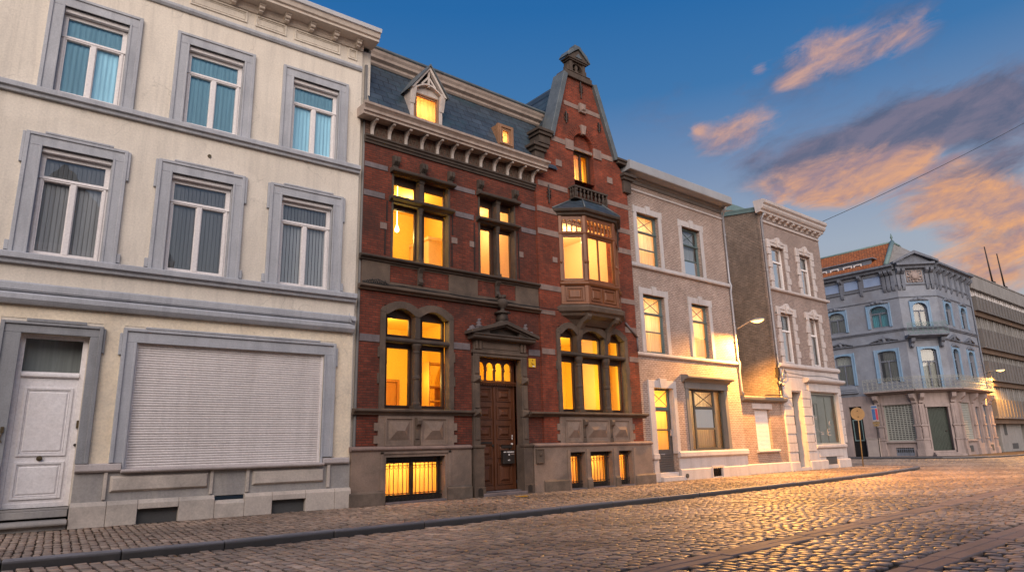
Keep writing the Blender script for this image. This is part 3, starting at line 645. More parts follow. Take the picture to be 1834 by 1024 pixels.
# wall anchors
m=MB()
for u,z0,z1,dd in ((17.05,13.8,14.3,G),(18.92,13.92,14.38,G),(17.96,15.15,16.0,G),(15.95,10.2,10.92,G),(19.62,9.0,10.2,G),(9.30,8.2,8.85,0),(9.26,7.15,7.9,0),(11.7,8.2,8.85,0),(11.68,7.15,7.9,0),(12.58,7.15,8.8,0),(14.5,7.15,8.8,0)):
    if dd: 
        m.tube([(u,dd-.03,z0),(u,dd-.05,(z0+z1)/2),(u,dd-.03,z1)],.028,6)
        zc=(z0+z1)/2
        for s in (-1,1):
            for k in (-1,1): m.tube([(u,dd-.04,zc+k*.08),(u+s*.08,dd-.05,zc+k*.16),(u+s*.10,dd-.04,zc+k*.06),(u+s*.03,dd-.04,zc)],.018,6)
    else: m.box(u-.018,u+.018,-.025,0,z0,z1)
m.build('wall_anchor','iron',red)
# big main cornice
m=MB(); m.mould(8.22,15.62,[(.0,11.30),(-.44,11.26),(-.44,11.34),(-.50,11.36),(-.50,11.44),(-.56,11.50),(-.58,11.58),(-.52,11.60),(.25,11.60)]); m.build('cornice','corn',red,.006)
m=MB(); m.mould(8.18,15.66,[(-.56,11.50),(-.60,11.53),(-.61,11.60),(-.52,11.62),(-.52,11.60)]); m.build('gutter','corn',red)
for k in range(12):
    u=8.72+.592*k
    m=MB(); m.mould(u-.045,u+.045,[(0,10.84),(-.08,10.84),(-.09,11.0),(-.14,11.10),(-.26,11.18),(-.38,11.20),(-.40,11.27),(0,11.28)])
    m.build('cornice_bracket','corn_white',red,.01)
m=MB(); m.quad((X0,-.012,10.80),(XG,-.012,10.80),(XG,-.012,11.31),(X0,-.012,11.31)); m.build('frieze','frieze',red)
m=MB()
for k in range(11):
    u=8.72+.592*k+.06
    for i in range(2):
        a=u+i*.236; m.prism([(a,10.86),(a+.05,10.86),(a+.118,11.05),(a+.19,10.86),(a+.236,10.86),(a+.13,11.16),(a+.105,11.16)],-.03,-.012)
m.build('frieze_zigzag','soot_brown',red)
m=MB(); m.mould(X0-.04,XG,[(0,10.57),(-.05,10.57),(-.06,10.64),(-.10,10.66),(-.10,10.72),(-.15,10.75),(-.15,10.80),(0,10.82)]); m.build('frieze_ledge','soot',red,.005)
# corbel stones over the first floor windows
for u in (9.55,10.55,11.60,12.80,14.34):
    m=MB(); m.mould(u-.10,u-.01,[(0,10.02),(-.10,10.04),(-.20,10.14),(-.20,10.30),(-.12,10.34),(0,10.36)]); m.mould(u+.01,u+.10,[(0,10.02),(-.10,10.04),(-.20,10.14),(-.20,10.30),(-.12,10.34),(0,10.36)]); m.box(u-.09,u+.09,-.08,0,9.94,10.36)
    m.build('corbel','soot',red,.01)
# mansard roof, upper cornice, dormers
def sl(z): return -.20+(z-11.6)*.52
m=MB(); rh=[(10.2,11.18,11.66,12.88),(13.76,14.32,12.0,12.70)]
rx=[8.62,10.2,11.18,13.76,14.32,16.4]; rzs=[11.6,11.66,12.0,12.70,12.88,14.0]
for p,q in zip(rx,rx[1:]):
    for e,f in zip(rzs,rzs[1:]):
        if any(h[0]<(p+q)/2<h[1] and h[2]<(e+f)/2<h[3] for h in rh): continue
        m.quad((p,sl(e),e),(q,sl(e),e),(q,sl(f),f),(p,sl(f),f))
m.quad((8.62,.25,11.6),(8.62,sl(14),14.0),(8.62,4,14.0),(8.62,4,11.6)); m.quad((8.62,sl(14),14.0),(16.4,sl(14),14.0),(16.4,6,14.2),(8.62,6,14.2))
m.build('mansard_roof','slate',red)
m=MB(); m.mould(8.55,17.15,[(1.2,13.92),(.98,13.92),(.92,13.98),(.92,14.06),(.80,14.12),(.78,14.20),(.72,14.28),(.68,14.38),(.72,14.42),(1.4,14.44)]); m.build('roof_cornice','corn',red,.006)
m=MB(); m.mould(8.52,17.2,[(.68,14.36),(.64,14.40),(.66,14.47),(1.4,14.50),(1.4,14.44),(.72,14.42)]); m.build('roof_gutter','lead',red)
# gable roof behind and the short cornice east of it
m=MB(); m.prism([(16.25,13.0),(19.85,13.0),(18.6,15.7),(17.9,16.0),(17.1,15.7)],.42,7); m.build('gable_roof','slate',red)
m=MB(); m.mould(19.6,20.5,[(1.6,14.0),(1.3,14.05),(1.2,14.25),(1.05,14.35),(1.0,14.5),(1.6,14.55)]); m.quad((19.3,1.5,12.2),(20.45,1.5,12.2),(20.45,1.5,14.1),(19.3,1.5,14.1)); m.quad((20.45,.35,12.2),(20.45,6,12.2),(20.45,6,14.1),(20.45,1.5,14.1)); m.build('rear_roof_cornice','corn',red,.006)
# dormer
m=MB(); D0=-.02
m.box(10.08,10.20,D0,1.2,11.62,12.98); m.box(11.18,11.30,D0,1.2,11.62,12.98)
m.mould(10.04,10.22,[(D0-.02,12.4),(D0-.14,12.86),(D0-.16,13.0),(D0,13.0)]); m.mould(11.16,11.34,[(D0-.02,12.4),(D0-.14,12.86),(D0-.16,13.0),(D0,13.0)])
ar=lambda u:12.93+.22*math.sin(math.pi*(u-10.2)/.98)
m.band(np.linspace(10.2,11.18,13).tolist(),lambda u:12.86,ar,D0+.02,D0+.08)
m.band(np.linspace(10.14,11.24,13).tolist(),ar,lambda u:ar(u)+.06,D0-.14,D0+.1)
m.box(10.66,10.73,D0-.12,D0-.04,13.1,13.74)
for s in (-1,1):
    c=10.69; m.prism([(c+s*.69,12.88),(c+s*.60,12.88),(c,13.72),(c,13.86)],D0-.18,D0-.04)
    m.prism([(c+s*.30,13.16),(c+s*.24,13.13),(c+s*.02,13.40),(c+s*.02,13.50)],D0-.12,D0-.05)
dm=m.build('dormer','corn_white',red,.006)
m=MB(); 
for s in (-1,1):
    c=10.69; m.prism([(c+s*.73,12.86),(c+s*.70,12.94),(c,13.92),(c,13.85)],D0-.24,1.9)
m.prism([(10.12,12.98),(11.26,12.98),(10.69,13.9)],.2,1.6)
m.build('dormer_roof','lead',dm)
m=MB(); hs=[(10.33,11.09,11.80,12.76)]; m.slab(10.2,11.18,11.62,12.88,hs,D0+.05,D0+.12); m.frame(10.22,11.16,11.66,12.86,.05,D0+.02,D0+.05)
f=m.build('dormer_window','palewood',dm,.006); panes(f,hs,D0+.09,'glass_lit')
room(red,10.2,11.18,11.7,12.86,D0+.12,1.1,'room_pale')
cm=MB(); cm.wavy(10.25,11.13,11.72,12.84,.22,.01,.2); cm.build('curtain','curt_gold',f)
# small roof window
m=MB(); hs=[(13.90,14.18,12.08,12.58)]; m.slab(13.68,14.40,11.98,12.80,hs,-.02,.08); m.frame(13.74,14.34,12.02,12.74,.07,-.06,-.02); m.box(13.70,14.38,.08,.62,12.6,12.78); m.box(13.70,13.76,.08,.5,11.9,12.6); m.box(14.32,14.38,.08,.5,11.9,12.6)
f=m.build('roof_window','palewood',red,.006); panes(f,hs,.04,'glass_lit')
room(red,13.78,14.3,12.0,12.6,.06,.6,'room_pale')
# string courses
def strc(a,b,z0,z1,p,mat='soot_brown',d=0):
    h=z1-z0; return MB().mould(a,b,[(d+.01,z0),(d-p*.4,z0),(d-p*.5,z0+.3*h),(d-p*.85,z0+.45*h),(d-p,z0+.6*h),(d-p,z1-.015),(d-p*.8,z1),(d+.01,z1)]).build('string_course',mat,red,.005)
strc(X0-.1,XG,6.87,7.03,.20,'soot'); strc(X0-.1,XG,5.98,6.13,.20,'soot_brown')
strc(X0-.16,12.42,2.42,2.59,.19); strc(14.66,X1+.20,2.42,2.59,.28)
# recessed panels between the string courses
m=MB()
m.box(X0,9.44,-.04,.01,6.14,6.86); m.box(11.55,12.68,-.04,.01,6.14,6.86); m.box(14.30,XG,-.04,.01,6.14,6.86)
m.box(10.40,10.53,-.045,.01,6.14,6.86); m.box(13.42,13.52,-.045,.01,6.14,6.86)
for a,b in ((9.44,10.40),(10.53,11.55),(12.68,13.42),(13.52,14.30)): m.box(a,b,-.042,.01,6.14,6.30); m.box(a,b,-.03,.01,6.82,6.86)
m.build('apron_panels','soot_brown',red,.006)
for u in (10.465,13.47):
    m=MB(); m.mould(u-.08,u+.08,[(-.04,6.32),(-.10,6.34),(-.15,6.42),(-.08,6.55),(-.10,6.7),(-.2,6.84),(-.04,6.86)]); m.build('console','soot',red,.01)
m=MB(); m.tube([(8.5,-.14,6.17),(9.2,-.16,6.16),(9.8,-.15,6.20),(10.5,-.17,6.16),(11.5,-.15,6.18),(12.6,-.17,6.15),(13.5,-.14,6.22),(14.4,-.17,6.15),(15.2,-.16,6.17),(16.1,-.25,6.15)],.016,6)
m.tube([(8.5,-.12,6.19),(9.0,-.14,6.30),(9.4,-.10,6.19),(10.6,-.13,6.2),(12.0,-.12,6.17),(14.0,-.12,6.18),(15.3,-.13,6.19)],.012,6)
for k in range(9): u=8.62+.07*k; m.tube([(u,-.12,6.17),(u+.03,-.16,6.24+.03*(k%3)),(u+.09,-.14,6.18)],.014,6)
m.build('cable','wire',red,0,True)

def lit(name,a,b,z0,z1,hs,d,mat='darkwood',par=red,fr=(0,0,0),glass='glass_lit'):
    m=MB(fr); m.slab(a,b,z0,z1,hs,d,d+.06)
    for h in hs: m.frame(h[0]-.04,h[1]+.04,h[2]-.04,h[3]+.04,.03,d-.025,d)
    f=m.build(name,mat,par,.005); panes(f,hs,d+.03,glass,fr); return f
# first floor, wide window
def cross_window(a,b,c,glassx,name):
    z0,z1=7.03,9.78
    m=MB(); m.mould(a-.08,b+.13,[(.26,9.78),(-.22,9.80),(-.24,9.84),(-.24,9.89),(-.12,9.94),(.0,9.96)]); m.mould(a-.10,b+.10,[(.26,8.84),(-.02,8.84),(-.06,8.88),(-.2,8.92),(-.22,8.98),(-.16,9.02),(.26,9.04)])
    m.build('window_hood','soot',red,.006)
    m=MB(); m.box(a,a+.06,-.03,.24,z0,8.84); m.box(b-.06,b,-.03,.24,z0,8.84); m.box(a,a+.06,-.03,.24,9.04,z1); m.box(b-.06,b,-.03,.24,9.04,z1)
    m.box(c-.075,c+.075,-.05,.24,9.04,9.78); m.box(c-.09,c+.09,-.07,.2,9.66,9.78)
    m.box(c-.08,c+.08,-.06,.22,7.03,7.16); m.lathe(c,.03,[(.075,7.16),(.065,7.22),(.06,8.6),(.085,8.64),(.07,8.68),(.10,8.78),(.10,8.84)],12); m.box(c-.05,c+.05,.04,.22,7.16,8.84)
    m.build('mullion','soot',red,.005)
    hs=[]
    for p,q in glassx: hs+=[(p,q,7.17,8.71),(p,q,9.19,9.54)]
    return lit(name,a+.06,b-.06,z0,z1,hs,.24)
cross_window(9.46,11.60,10.51,((9.66,10.41),(10.78,11.51)),'window')
cross_window(12.76,14.38,13.60,((12.96,13.43),(13.78,14.29)),'window')
room(red,9.3,12.55,6.95,9.85,.30,3.2,'room')
room(red,12.6,14.5,6.95,9.85,.30,3.0,'room_pale')
m=MB(); m.box(12.0,12.53,1.9,3.15,7.0,8.6); m.box(11.95,12.53,1.85,3.15,8.6,8.7); m.build('chimney_breast','room_pale',red)
m=MB(); m.quad((13.0,2.98,7.0),(13.6,2.98,7.0),(13.6,2.98,8.0),(13.0,2.98,8.0)); m.build('room_door','roomdoor',red)
bl=MB(); bl.tube([(10.14,.85,9.84),(10.14,.85,8.48)],.012,6); bl.lathe(10.14,.85,[(.02,8.48),(.04,8.42),(.075,8.32),(.06,8.25),(.01,8.22)],12); bl.build('ceiling_bulb','bulb',red,0,True)
# ground floor left window
def ground_window(a,b,cols,lights,zt,rise,name,d=0):
    zs,zo=5.38,5.62
    m=MB()
    xs=[a-.17,*[x for x in cols],b+.17]
    # jambs and arched heads
    m.box(a-.17,a,d-.06,d+.22,2.58,zs); m.box(b,b+.17,d-.06,d+.22,2.58,zs)
    edges=[a,*[c for c in cols],b]
    for e,f in zip(edges,edges[1:]):
        lo=lambda u,e=e,f=f: zs-.06+rise*math.sin(math.pi*min(1,max(0,(u-e-.06)/(f-e-.12))))
        hi=lambda u,e=e,f=f: zs+.20+(rise-.04)*abs(math.sin(math.pi*(u-e)/(f-e)))**.8
        m.band(np.linspace(e,f,13).tolist(),lo,hi,d-.07,d+.22)
    m.prism([(a-.17,zs),(a,zs),(a,zs+.20),(a-.10,zs+.16),(a-.17,zs+.06)],d-.065,d+.22); m.prism([(b,zs),(b+.17,zs),(b+.17,zs+.06),(b+.10,zs+.16),(b,zs+.20)],d-.065,d+.22)
    for zz in (3.3,4.05): m.box(a-.23,a-.17,d-.05,d+.02,zz,zz+.3); m.box(b+.17,b+.23,d-.05,d+.02,zz,zz+.3)
    m.build('window_surround','soot_brown',red,.008)
    m=MB()
    m.mould(a,b,[(d+.24,zt),(d-.02,zt),(d-.07,zt+.05),(d-.07,zt+.10),(d-.02,zt+.14),(d+.24,zt+.14)])
    for c in cols:
        m.box(c-.085,c+.085,d-.05,d+.22,zt+.14,zs+.04)
        m.box(c-.13,c+.13,d-.09,d+.2,2.60,2.70); m.lathe(c,d+.03,[(.125,2.70),(.13,2.76),(.10,2.82),(.095,3.45),(.12,3.48),(.12,3.54),(.09,3.58),(.085,4.22),(.11,4.27),(.09,4.31),(.15,4.46),(.15,zt)],14); m.box(c-.06,c+.06,d+.04,d+.22,2.7,zt)
    m.build('mullion','soot',red,.006)
    hs=[]
    for p,q in lights: hs+=[(p,q,2.72,4.38),(p,q,4.79,5.28)]
    f=lit(name,a,b,2.58,5.60,hs,d+.24)
    return f
ground_window(9.33,11.54,[10.41],((9.54,10.26),(10.74,11.44)),4.52,.22,'window')
ground_window(16.22,19.62,[17.15,18.58],((16.48,17.02),(17.54,18.42),(18.98,19.52)),4.58,.24,'window',-.09)
room(red,9.2,12.5,2.45,5.6,.30,3.4,'room'); room(red,16.1,19.8,2.45,5.6,.22,3.4,'room')
m=MB(); m.box(10.5,11.6,3.3,3.37,2.48,3.72); m.frame(10.4,11.7,2.48,3.82,.09,3.24,3.37,0); m.build('room_door','roomdoor',red,.01)
m=MB(); m.box(11.72,11.77,1.4,1.9,2.48,4.25); m.box(12.25,12.30,1.4,1.9,2.48,3.5); m.box(11.77,12.48,1.4,1.9,3.42,3.46); m.box(11.77,12.25,1.4,1.9,2.95,2.99); m.box(11.77,12.48,1.4,1.9,4.18,4.22); m.build('bookshelf','roomdoor',red,.01)
m=MB(); m.wavy(19.25,19.75,2.5,5.5,.9,.03,.12); m.build('curtain','curt_gold',red)
# apron with diamond panels under the ground floor windows
def apron(a,b,splits,d=0):
    m=MB(); m.box(a-.17,b+.17,d-.05,d+.02,1.52,2.43)
    for zz in (1.75,2.1): m.box(a-.29,a-.17,d-.045,d+.02,zz-.12,zz+.1); m.box(b+.17,b+.29,d-.045,d+.02,zz-.12,zz+.1)
    for p,q in splits: m.frame(p,q,1.56,2.36,.05,d-.085,d-.05)
    m.build('apron','plinth',red,.006)
    m=MB()
    for p,q in splits:
        e,f,g_,h=p+.13,q-.13,1.72,2.24; k=(h-g_)/2
        m.add([(e,d-.05,g_),(f,d-.05,g_),(f,d-.05,h),(e,d-.05,h),(e+k*.8,d-.16,(g_+h)/2),(f-k*.8,d-.16,(g_+h)/2)],[(0,1,5,4),(1,2,5),(2,3,4,5),(3,0,4)])
    m.build('diamond_panel','plinth',red)
    for (p,q),(r,s) in zip(splits,splits[1:]):
        u=(q+r)/2; m=MB(); m.box(u-.09,u+.09,d-.10,d-.04,1.56,1.72); m.mould(u-.075,u+.075,[(d-.05,1.72),(d-.10,1.74),(d-.10,2.02),(d-.13,2.10),(d-.22,2.16),(d-.24,2.26),(d-.20,2.34),(d-.05,2.36)])
        m.build('console','soot_brown',red,.012)
apron(9.33,11.54,((9.36,10.28),(10.53,11.46)))
apron(16.22,19.62,((16.26,17.10),(17.24,18.50),(18.62,19.60)),-.09)
# stone plinth
bh=[(9.38,11.34,.02,1.26),(16.34,17.12,.02,1.24),(17.38,18.50,.02,1.24),(18.86,19.58,.02,1.24)]
m=MB(); m.plate(8.34,12.30,0,1.46,[bh[0]],-.12,.22); m.quad((8.34,-.12,0),(8.34,.2,0),(8.34,.2,1.46),(8.34,-.12,1.46)); m.quad((8.34,-.12,1.46),(12.3,-.12,1.46),(12.3,.05,1.46),(8.34,.05,1.46))
m.plate(14.76,20.72,0,1.46,bh[1:],-.20,.2); m.quad((20.72,-.2,0),(20.72,.4,0),(20.72,.4,1.46),(20.72,-.2,1.46)); m.quad((14.76,-.2,0),(14.76,.1,0),(14.76,.1,1.46),(14.76,-.2,1.46))
m.box(9.20,9.30,-.15,-.12,.38,1.40); m.box(11.44,11.54,-.15,-.12,.38,1.40); m.box(9.20,11.54,-.15,-.12,1.34,1.40)
for u in (16.24,17.16,18.54,19.62): m.box(u-.0,u+.14 if u<17 else u+.16,-.24,-.2,.0,1.34)
m.build('plinth','plinth',red,.006)
m=MB(); m.mould(8.30,12.30,[(.02,1.43),(-.14,1.43),(-.18,1.47),(-.18,1.51),(-.06,1.56),(.02,1.56)]); m.mould(14.76,20.76,[(.02,1.43),(-.22,1.43),(-.26,1.47),(-.26,1.51),(-.14,1.56),(.02,1.56)]); m.build('plinth_moulding','stoneband',red,.005)
m=MB()
for a,b in ((8.28,9.34),(11.40,12.28)): m.mould(a,b,[(0,0),(-.20,0),(-.20,.33),(-.13,.38),(0,.38)])
m.mould(15.16,16.30,[(0,0),(-.27,0),(-.27,.33),(-.2,.38),(0,.38)]); m.mould(19.66,20.80,[(0,0),(-.27,0),(-.27,.33),(-.2,.38),(0,.38)])
for u in (17.25,18.68): m.mould(u-.12,u+.12,[(-.1,0),(-.30,0),(-.30,.30),(-.24,.38),(-.1,.38)])
m.build('plinth_foot','plinth_low',red,.01)
m=MB(); m.box(9.36,11.36,-.17,.2,-.02,.05); m.box(16.3,19.62,-.22,.15,-.02,.04); m.build('cellar_sill','stoneband_grey',red,.005)
# cellar windows with curtains and wrought iron bars
for i,(a,b,e,f) in enumerate(bh):
    d=.06 if i==0 else .0
    c=(a+b)/2
    hs=[(a+.10,c-.06,.22,1.08),(c+.06,b-.10,.22,1.08)] if i==0 else [(a+.06,b-.06,.20,1.10)]
    fr=lit('cellar_window',a,b,e,f,hs,d+.10,'iron')
    cm=MB(); cm.wavy(a+.02,b-.02,.1,1.2,d+.30,.022,.11); cm.build('curtain','curt_gold',fr)
    room(red,a,b,.05,1.24,d+.16,1.3)
    m=MB(); n=max(5,int((b-a)/.15))
    for k in range(n+1):
        u=a+.05+(b-a-.10)*k/n
        if i==0 and abs(u-c)<.02: continue
        m.tube([(u,d-.02,.06),(u,d-.02,1.13)],.011,6); m.lathe(u,d-.02,[(.011,1.13),(.024,1.15),(.004,1.21)],6)
    for z in (.16,.26,1.02,1.10): m.box(a+.01,b-.01,d-.03,d-.01,z-.010,z+.010)
    for k in range(n):
        u=a+.05+(b-a-.10)*(k+.5)/n
        for z,sg in ((1.0,-1),(.28,-1)):
            m.tube([(u-.045,d-.02,z),(u-.04,d-.02,z+sg*.05),(u,d-.02,z+sg*.07),(u+.04,d-.02,z+sg*.05),(u+.045,d-.02,z)],.007,5)
        m.tube([(u-.04,d-.02,.08),(u,d-.02,.15),(u+.04,d-.02,.08)],.008,5)
    m.build('grille','iron',fr)
# front door of the red house
m=MB(); a,b=12.68,14.40
for u0,u1 in ((a-.26,a),(b,b+.26)):
    m.box(u0,u1,-.10,.2,1.52,4.47); m.box(u0+.05,u1-.05,-.13,-.10,1.70,2.38); m.box(u0+.05,u1-.05,-.13,-.10,2.66,3.42); m.box(u0+.05,u1-.05,-.13,-.10,3.74,4.38)
    for z in (2.52,3.58):
        c=(u0+u1)/2; m.box(u0-.02,u1+.02,-.14,0,z-.11,z+.11); m.add([(u0,-.14,z-.1),(u1,-.14,z-.1),(u1,-.14,z+.1),(u0,-.14,z+.1),(c,-.26,z)],[(0,1,4),(1,2,4),(2,3,4),(3,0,4)])
    m.box(u0-.06,u1+.06,-.20,.2,0,1.52)
    m.box(u0-.08,u1+.08,-.23,-.20,.0,.30); m.box(u0-.08,u1+.08,-.24,0,1.46,1.54)
m.box(a-.26,b+.26,-.09,.2,4.30,4.47); m.box(a-.28,b+.28,-.13,0,4.40,4.50); m.box(a-.22,b+.22,-.10,0,4.50,4.84); m.box(a+.10,b-.10,-.12,-.10,4.56,4.78)
for u in (a-.14,a+.0,b-.0,b+.14): m.box(u-.05,u+.05,-.16,-.10,4.52,4.80)
ds=m.build('door_surround','soot_brown',red,.01)
m=MB(); c=13.57
m.mould(c-1.30,c+1.30,[(0,4.82),(-.30,4.84),(-.34,4.88),(-.34,4.94),(-.38,4.97),(-.38,5.01),(0,5.03)])
for s in (-1,1):
    m.prism([(c+s*1.42,4.98),(c+s*1.42,5.08),(c,5.50),(c,5.36)],-.42,.0); m.prism([(c+s*1.2,5.03),(c+s*1.0,5.03),(c,5.30),(c,5.38)],-.34,0)
    m.prism([(c+s*1.30,5.03),(c+s*.62,5.03),(c+s*.62,5.20),(c+s*1.1,5.10)],-.30,0)
m.prism([(c-.9,5.03),(c+.9,5.03),(c,5.34)],-.12,0)
m.build('pediment','soot',red,.008)
m=MB(); m.box(c-.20,c+.20,-.34,.0,5.40,5.48); m.prism([(c-.17,5.48),(c+.17,5.48),(c+.11,5.76),(c-.11,5.76)],-.30,-.04); m.box(c-.21,c+.21,-.36,-.02,5.76,5.81); m.box(c-.17,c+.17,-.33,-.05,5.81,5.84)
m.lathe(c,-.19,[(.10,5.84),(.07,5.88),(.06,5.94),(.16,6.02),(.19,6.12),(.17,6.22),(.10,6.26)],14)
for k in range(6):
    t=k*1.05; m.blob(c+.09*math.cos(t),-.19+.09*math.sin(t),6.31+.03*(k%2),.06,.06,.07,7,5)
m.tube([(c,-.19,6.30),(c+.02,-.19,6.40)],.05,6,.015)
m.build('urn_finial','soot',red,0,True)
for s in (-1,1):
    m=MB(); u=c+s*.98
    m.blob(u,-.18,5.17,.12,.10,.10); m.lathe(u,-.18,[(.11,5.22),(.12,5.27),(.05,5.30),(.10,5.36),(.03,5.42)],10); m.blob(u,-.18,5.44,.045,.045,.06); m.blob(u+.05,-.18,5.47,.035,.035,.04); m.blob(u+s*.24,-.16,5.14,.13,.10,.13); m.blob(u+s*.36,-.16,5.06,.09,.08,.09)
    m.build('carved_ornament','stoneband_grey',red,0,True)
m=MB(); Dd=.30
m.slab(a,b,3.48,4.32,[(a+.14,b-.10,3.60,4.24)],Dd,Dd+.07); m.mould(a,b,[(Dd,3.46),(Dd-.10,3.48),(Dd-.12,3.53),(Dd-.06,3.57),(Dd,3.58)])
for k in range(18): m.box(a+.06+k*.095,a+.105+k*.095,Dd-.10,Dd-.04,3.43,3.48)
us0=a+.14; wv=(b-.10-us0)/4
for k in range(4):
    e=us0+k*wv+.04; f=e+wv-.08; cc=(e+f)/2; r=(f-e)/2
    hi=lambda u:4.24
    lo=lambda u: 4.18-r+math.sqrt(max(0,r*r-(u-cc)**2))
    m.band(np.linspace(e,f,13).tolist(),lo,hi,Dd,Dd+.05)
for k in range(5):
    u=us0+k*wv; m.box(max(u-.04,us0-.01),min(u+.04,b-.09),Dd,Dd+.05,3.60,4.24)
    m.lathe(min(max(u,us0+.02),b-.12),Dd-.0,[(.05,3.88),(.06,3.94),(.045,3.98),(.06,4.02)],10)
tf=m.build('fanlight','doorwood',red,.004); panes(tf,[(us0,b-.10,3.60,4.24)],Dd+.055,'glass_lit')
room(red,a+.02,b-.02,3.5,4.4,Dd+.08,2.2,'room')
m=MB(); m.box(a,a+.06,Dd,Dd+.09,.12,3.46); m.box(b-.06,b,Dd,Dd+.09,.12,3.46); m.build('door_frame','doorwood',red,.006)
mid=(a+b)/2
for u0,u1 in ((a+.06,mid-.005),(mid+.005,b-.06)):
    m=MB(); m.box(u0,u1,Dd+.03,Dd+.09,.14,3.45)
    for e,f in ((.30,.98),(1.12,1.58),(1.72,2.18),(2.34,2.78),(2.92,3.36)):
        m.frame(u0+.10,u1-.10,e,f,.045,Dd-.005,Dd+.03); m.frame(u0+.155,u1-.155,e+.055,f-.055,.02,Dd+.01,Dd+.03)
        m.taper(u0+.20,u1-.20,Dd-.02,Dd+.03,e+.10,f-.10,.07)
    m.box(u0+.02,u1-.02,Dd+.01,Dd+.03,.14,.26)
    if u0>mid: m.box(mid-.035,mid+.035,Dd-.02,Dd+.03,.14,3.4)
    dl=m.build('door_leaf','doorwood',red,.008)
m=MB(); u0,u1=13.78,14.26; m.box(u0,u1,Dd-.11,Dd+.02,.94,1.34); m.prism([(u0-.02,1.34),(u1+.02,1.34),(u1+.02,1.37),(u0-.02,1.37)],Dd-.14,Dd+.02); m.box(u0+.02,u1-.02,Dd-.02,Dd+.02,1.42,1.52)
mb=m.build('letter_box','iron',dl,.006)
m=MB(); m.box(u0+.02,u0+.13,Dd-.115,Dd-.11,1.295,1.325); m.box(u0+.17,u1-.03,Dd-.115,Dd-.11,1.29,1.33); m.box(u0+.22,u0+.27,Dd-.115,Dd-.11,1.20,1.25); m.box(u0+.19,u0+.215,Dd-.115,Dd-.11,1.035,1.065); m.box(u0+.23,u0+.245,Dd-.115,Dd-.11,1.035,1.075); m.box(u0+.26,u0+.272,Dd-.115,Dd-.11,1.035,1.075); m.build('letter_box_print','white',mb)
MB().box(u0+.31,u1-.02,Dd-.115,Dd-.11,1.225,1.255).build('name_strip','stoneband',mb)
m=MB(); m.disc(14.22,1.56,.03,Dd-.05,Dd+.02,12); m.disc(14.26,1.82,.025,Dd-.01,Dd+.03,12); m.box(14.245,14.275,Dd,Dd+.03,1.70,1.78); m.build('lock','white',dl,.003)
m=MB(); m.disc(mid-.11,1.52,.04,Dd-.05,Dd+.02,12); m.box(a+.22,mid-.14,Dd-.03,Dd+.03,1.58,1.64); m.build('door_pull','iron',red,.004)
m=MB(); m.box(a-.02,b+.02,-.26,.6,.0,.10); m.box(a-.02,b+.02,-.02,.6,.10,.13); m.build('doorstep','stoneband_grey',red,.015)
for u in (a-.13,b+.13):
    m=MB(); m.box(u-.09,u+.09,-.236,-.20,.04,.24); m.disc(u,.20,.08,-.237,-.2,14); m.build('boot_scraper_niche','iron',red)
m=MB(); m.box(14.84,15.14,-.25,-.2,.94,1.36); m.frame(14.82,15.16,.92,1.38,.03,-.27,-.2); m.disc(14.99,1.20,.05,-.29,-.25,14); m.disc(14.99,1.20,.02,-.31,-.29,10); m.build('bell_box','soot_brown',red,.006)
